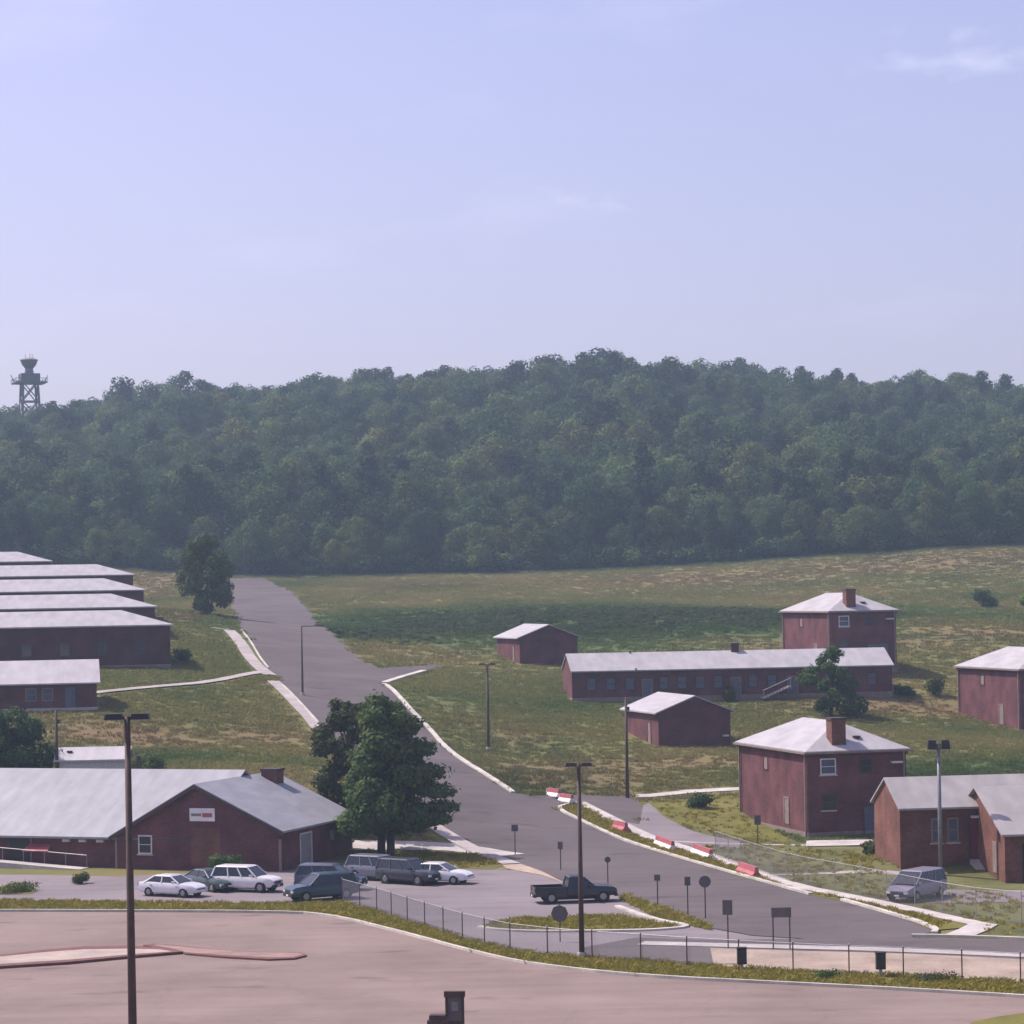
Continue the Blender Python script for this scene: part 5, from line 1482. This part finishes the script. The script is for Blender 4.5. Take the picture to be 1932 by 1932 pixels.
# dark scrub across the middle of the upper field
def bush_mesh(seed, w, h, n, size, m):
    r_ = np.random.default_rng(seed)
    bl = [(r_.normal() * w * .25, r_.normal() * w * .25, h * (.2 + .45 * r_.random()), w * .3, w * .3, h * .36) for _ in range(6)]
    q, f = leaves(bl, n, size, r_)
    return np_mesh("scrub_bush", q, f, m)
SCRUB = [(700, 1198, 9, 16), (840, 1182, 12, 24), (980, 1176, 13, 27), (1120, 1172, 13, 29), (1260, 1170, 13, 27), (1400, 1166, 11, 24)]
X, Y = wedge(16000, 320, 470, rng, .12)
X = X + .035 * Y
dn = np.zeros(len(X))
for (px_, py_, rx_, ry_) in SCRUB:
    cx_, cy_ = P(px_, py_); dn = np.maximum(dn, blob(X, Y, cx_, cy_, rx_, ry_))
k = clear_of(X, Y, FOOT + PAVED) & (rng.random(len(X)) < np.clip(1.3 * dn - .18, 0, 1) * np.clip(2.6 * fbm(X / 7, Y / 11, 71) - .75, .04, 1)); X, Y, dn = X[k], Y[k], dn[k]
scatter("scrub", np.stack([X, Y, gz(X, Y)], 1), rng.integers(0, 3, len(X)), (.25 + .4 * rng.random(len(X))) * (.55 + .5 * dn), rng.random(len(X)) * 6.28,
        [bush_mesh(s, 2.6, 1.2, 260, .34, 'scrub') for s in (5, 6, 7)], "dark green scrub growing across the upper field", "scrub")

# ------------------------------------------------------------------ the wood on the hill
def forest_mesh(seed, h, w, shape, n, leaf='leaf_forest'):
    r_ = np.random.default_rng(seed)
    bl = crown_blobs(r_, h * .18, h * .93, w / 2, w / 2, 22, shape, (.24, .42))
    q, f = leaves(bl, n, .58, r_, shell=.66)
    me = np_mesh("forest_tree", q, f, leaf)
    return me, branches(r_, h, .2, bl[::6])
FM = [forest_mesh(100, 14.5, 12.5, 'round', 4000), forest_mesh(101, 16.0, 10.0, 'column', 3400, 'leaf_forest_light'), forest_mesh(102, 13.2, 13.5, 'round', 4200), forest_mesh(103, 16.5, 9.6, 'column', 3400, 'leaf_forest_dark'), forest_mesh(104, 13.5, 11.0, 'dome', 3400), forest_mesh(105, 12.0, 9.5, 'round', 3000, 'leaf_forest_light'), forest_mesh(106, 17.5, 9.0, 'cone', 3000, 'leaf_forest_dark')]
pts = []
cell = 8.2
for j in range(int((1010 - 564) / cell)):
    yy = 566 + j * cell; half = .235 * yy + 14
    for i in range(int(2 * half / cell)):
        xx = -half + i * cell + rng.normal() * 1.7; y_ = yy + rng.normal() * 1.7 + 5 * float(vnoise(xx / 25, 0.5, 90))
        pts.append((xx, y_))
pts = np.array(pts)
pts = pts[clear_of(pts[:, 0], pts[:, 1], PAVED)]
front = pts[:, 1] < 581
fr = pts[front]; fr = fr[np.abs(fr[:, 0]) < .205 * fr[:, 1]]
rest = pts[~front]
rs = rng.random(len(rest)) ** 1.0
sc = (.80 + .55 * rs) * (.82 + .4 * vnoise(rest[:, 0] / 30, rest[:, 1] / 30, 33))
scatter("forest", np.stack([rest[:, 0], rest[:, 1], gz(rest[:, 0], rest[:, 1]) - .3], 1), rng.choice(7, len(rest), p=[.22, .14, .2, .14, .14, .1, .06]), sc, rng.random(len(rest)) * 6.28,
        [m for m, _ in FM], "broadleaf forest covering the hill up to its ridge", "forest")
# undergrowth closing the foot of the wood
X = (rng.random(900) * 2 - 1) * 130; Y = 565 + 12 * rng.random(900) + 5 * vnoise(X / 25, np.full(900, .5), 90)
k = clear_of(X, Y, PAVED); X, Y = X[k], Y[k]
scatter("undergrowth", np.stack([X, Y, gz(X, Y)], 1), rng.integers(0, 3, len(X)), .8 + .9 * rng.random(len(X)), rng.random(len(X)) * 6.28,
        [bush_mesh(s_, 3.4, 2.4, 320, .45, m_) for s_, m_ in ((51, 'leaf_forest'), (52, 'leaf_forest_dark'), (53, 'leaf_forest'))], "dense undergrowth along the foot of the forest", "undergrowth")
EDGE = ["%s in the front rank of the forest by the field" % k_ for k_ in (
    "broad plain green tree", "slender yellowish tree", "wide spreading green tree", "slender dark green tree", "domed green tree", "small round yellowish tree", "pointed dark tree")]
protos = []
for i, (me, br) in enumerate(FM):
    r = empty("forest_edge_tree", (0, 0, 0), 0, EDGE[i], "tree", "front rank of forest trees")
    br.build("trunk", 'bark', r)
    c = bpy.data.objects.new("crown", me); COL.objects.link(c); c.parent = r
    protos.append(r)
used = set()
for n_, (xx, yy) in enumerate(fr):
    i = int(rng.integers(0, 6))
    if i in used: o = copy_tree(protos[i])
    else: o = protos[i]; used.add(i)
    o.location = (xx, yy, float(gz(xx, yy)) - .1); o.rotation_euler = (0, 0, rng.random() * 6.28); s_ = .55 + .42 * rng.random(); o.scale = (s_, s_, s_ * (.9 + .25 * rng.random()))
for i in range(len(protos)):
    if i not in used:
        for ch in list(protos[i].children): bpy.data.objects.remove(ch)
        bpy.data.objects.remove(protos[i])

# ------------------------------------------------------------------ summer haze
hz = MB().bx(-760, 760, -70, 1560, -3, 135).build("haze", 'white')
hz.data.materials.clear()
hm = bpy.data.materials.new("haze"); hm.use_nodes = True
hn = hm.node_tree.nodes; hn.clear()
ho = hn.new("ShaderNodeOutputMaterial"); hv = hn.new("ShaderNodeVolumePrincipled")
hv.inputs["Color"].default_value = (0.60, 0.79, 1.0, 1); hv.inputs["Density"].default_value = 0.00027; hv.inputs["Anisotropy"].default_value = 0.2
hm.node_tree.links.new(hv.outputs[0], ho.inputs["Volume"])
hz.data.materials.append(hm)
tag(hz, "pale summer haze filling the air over the valley", "haze", None, "stuff")
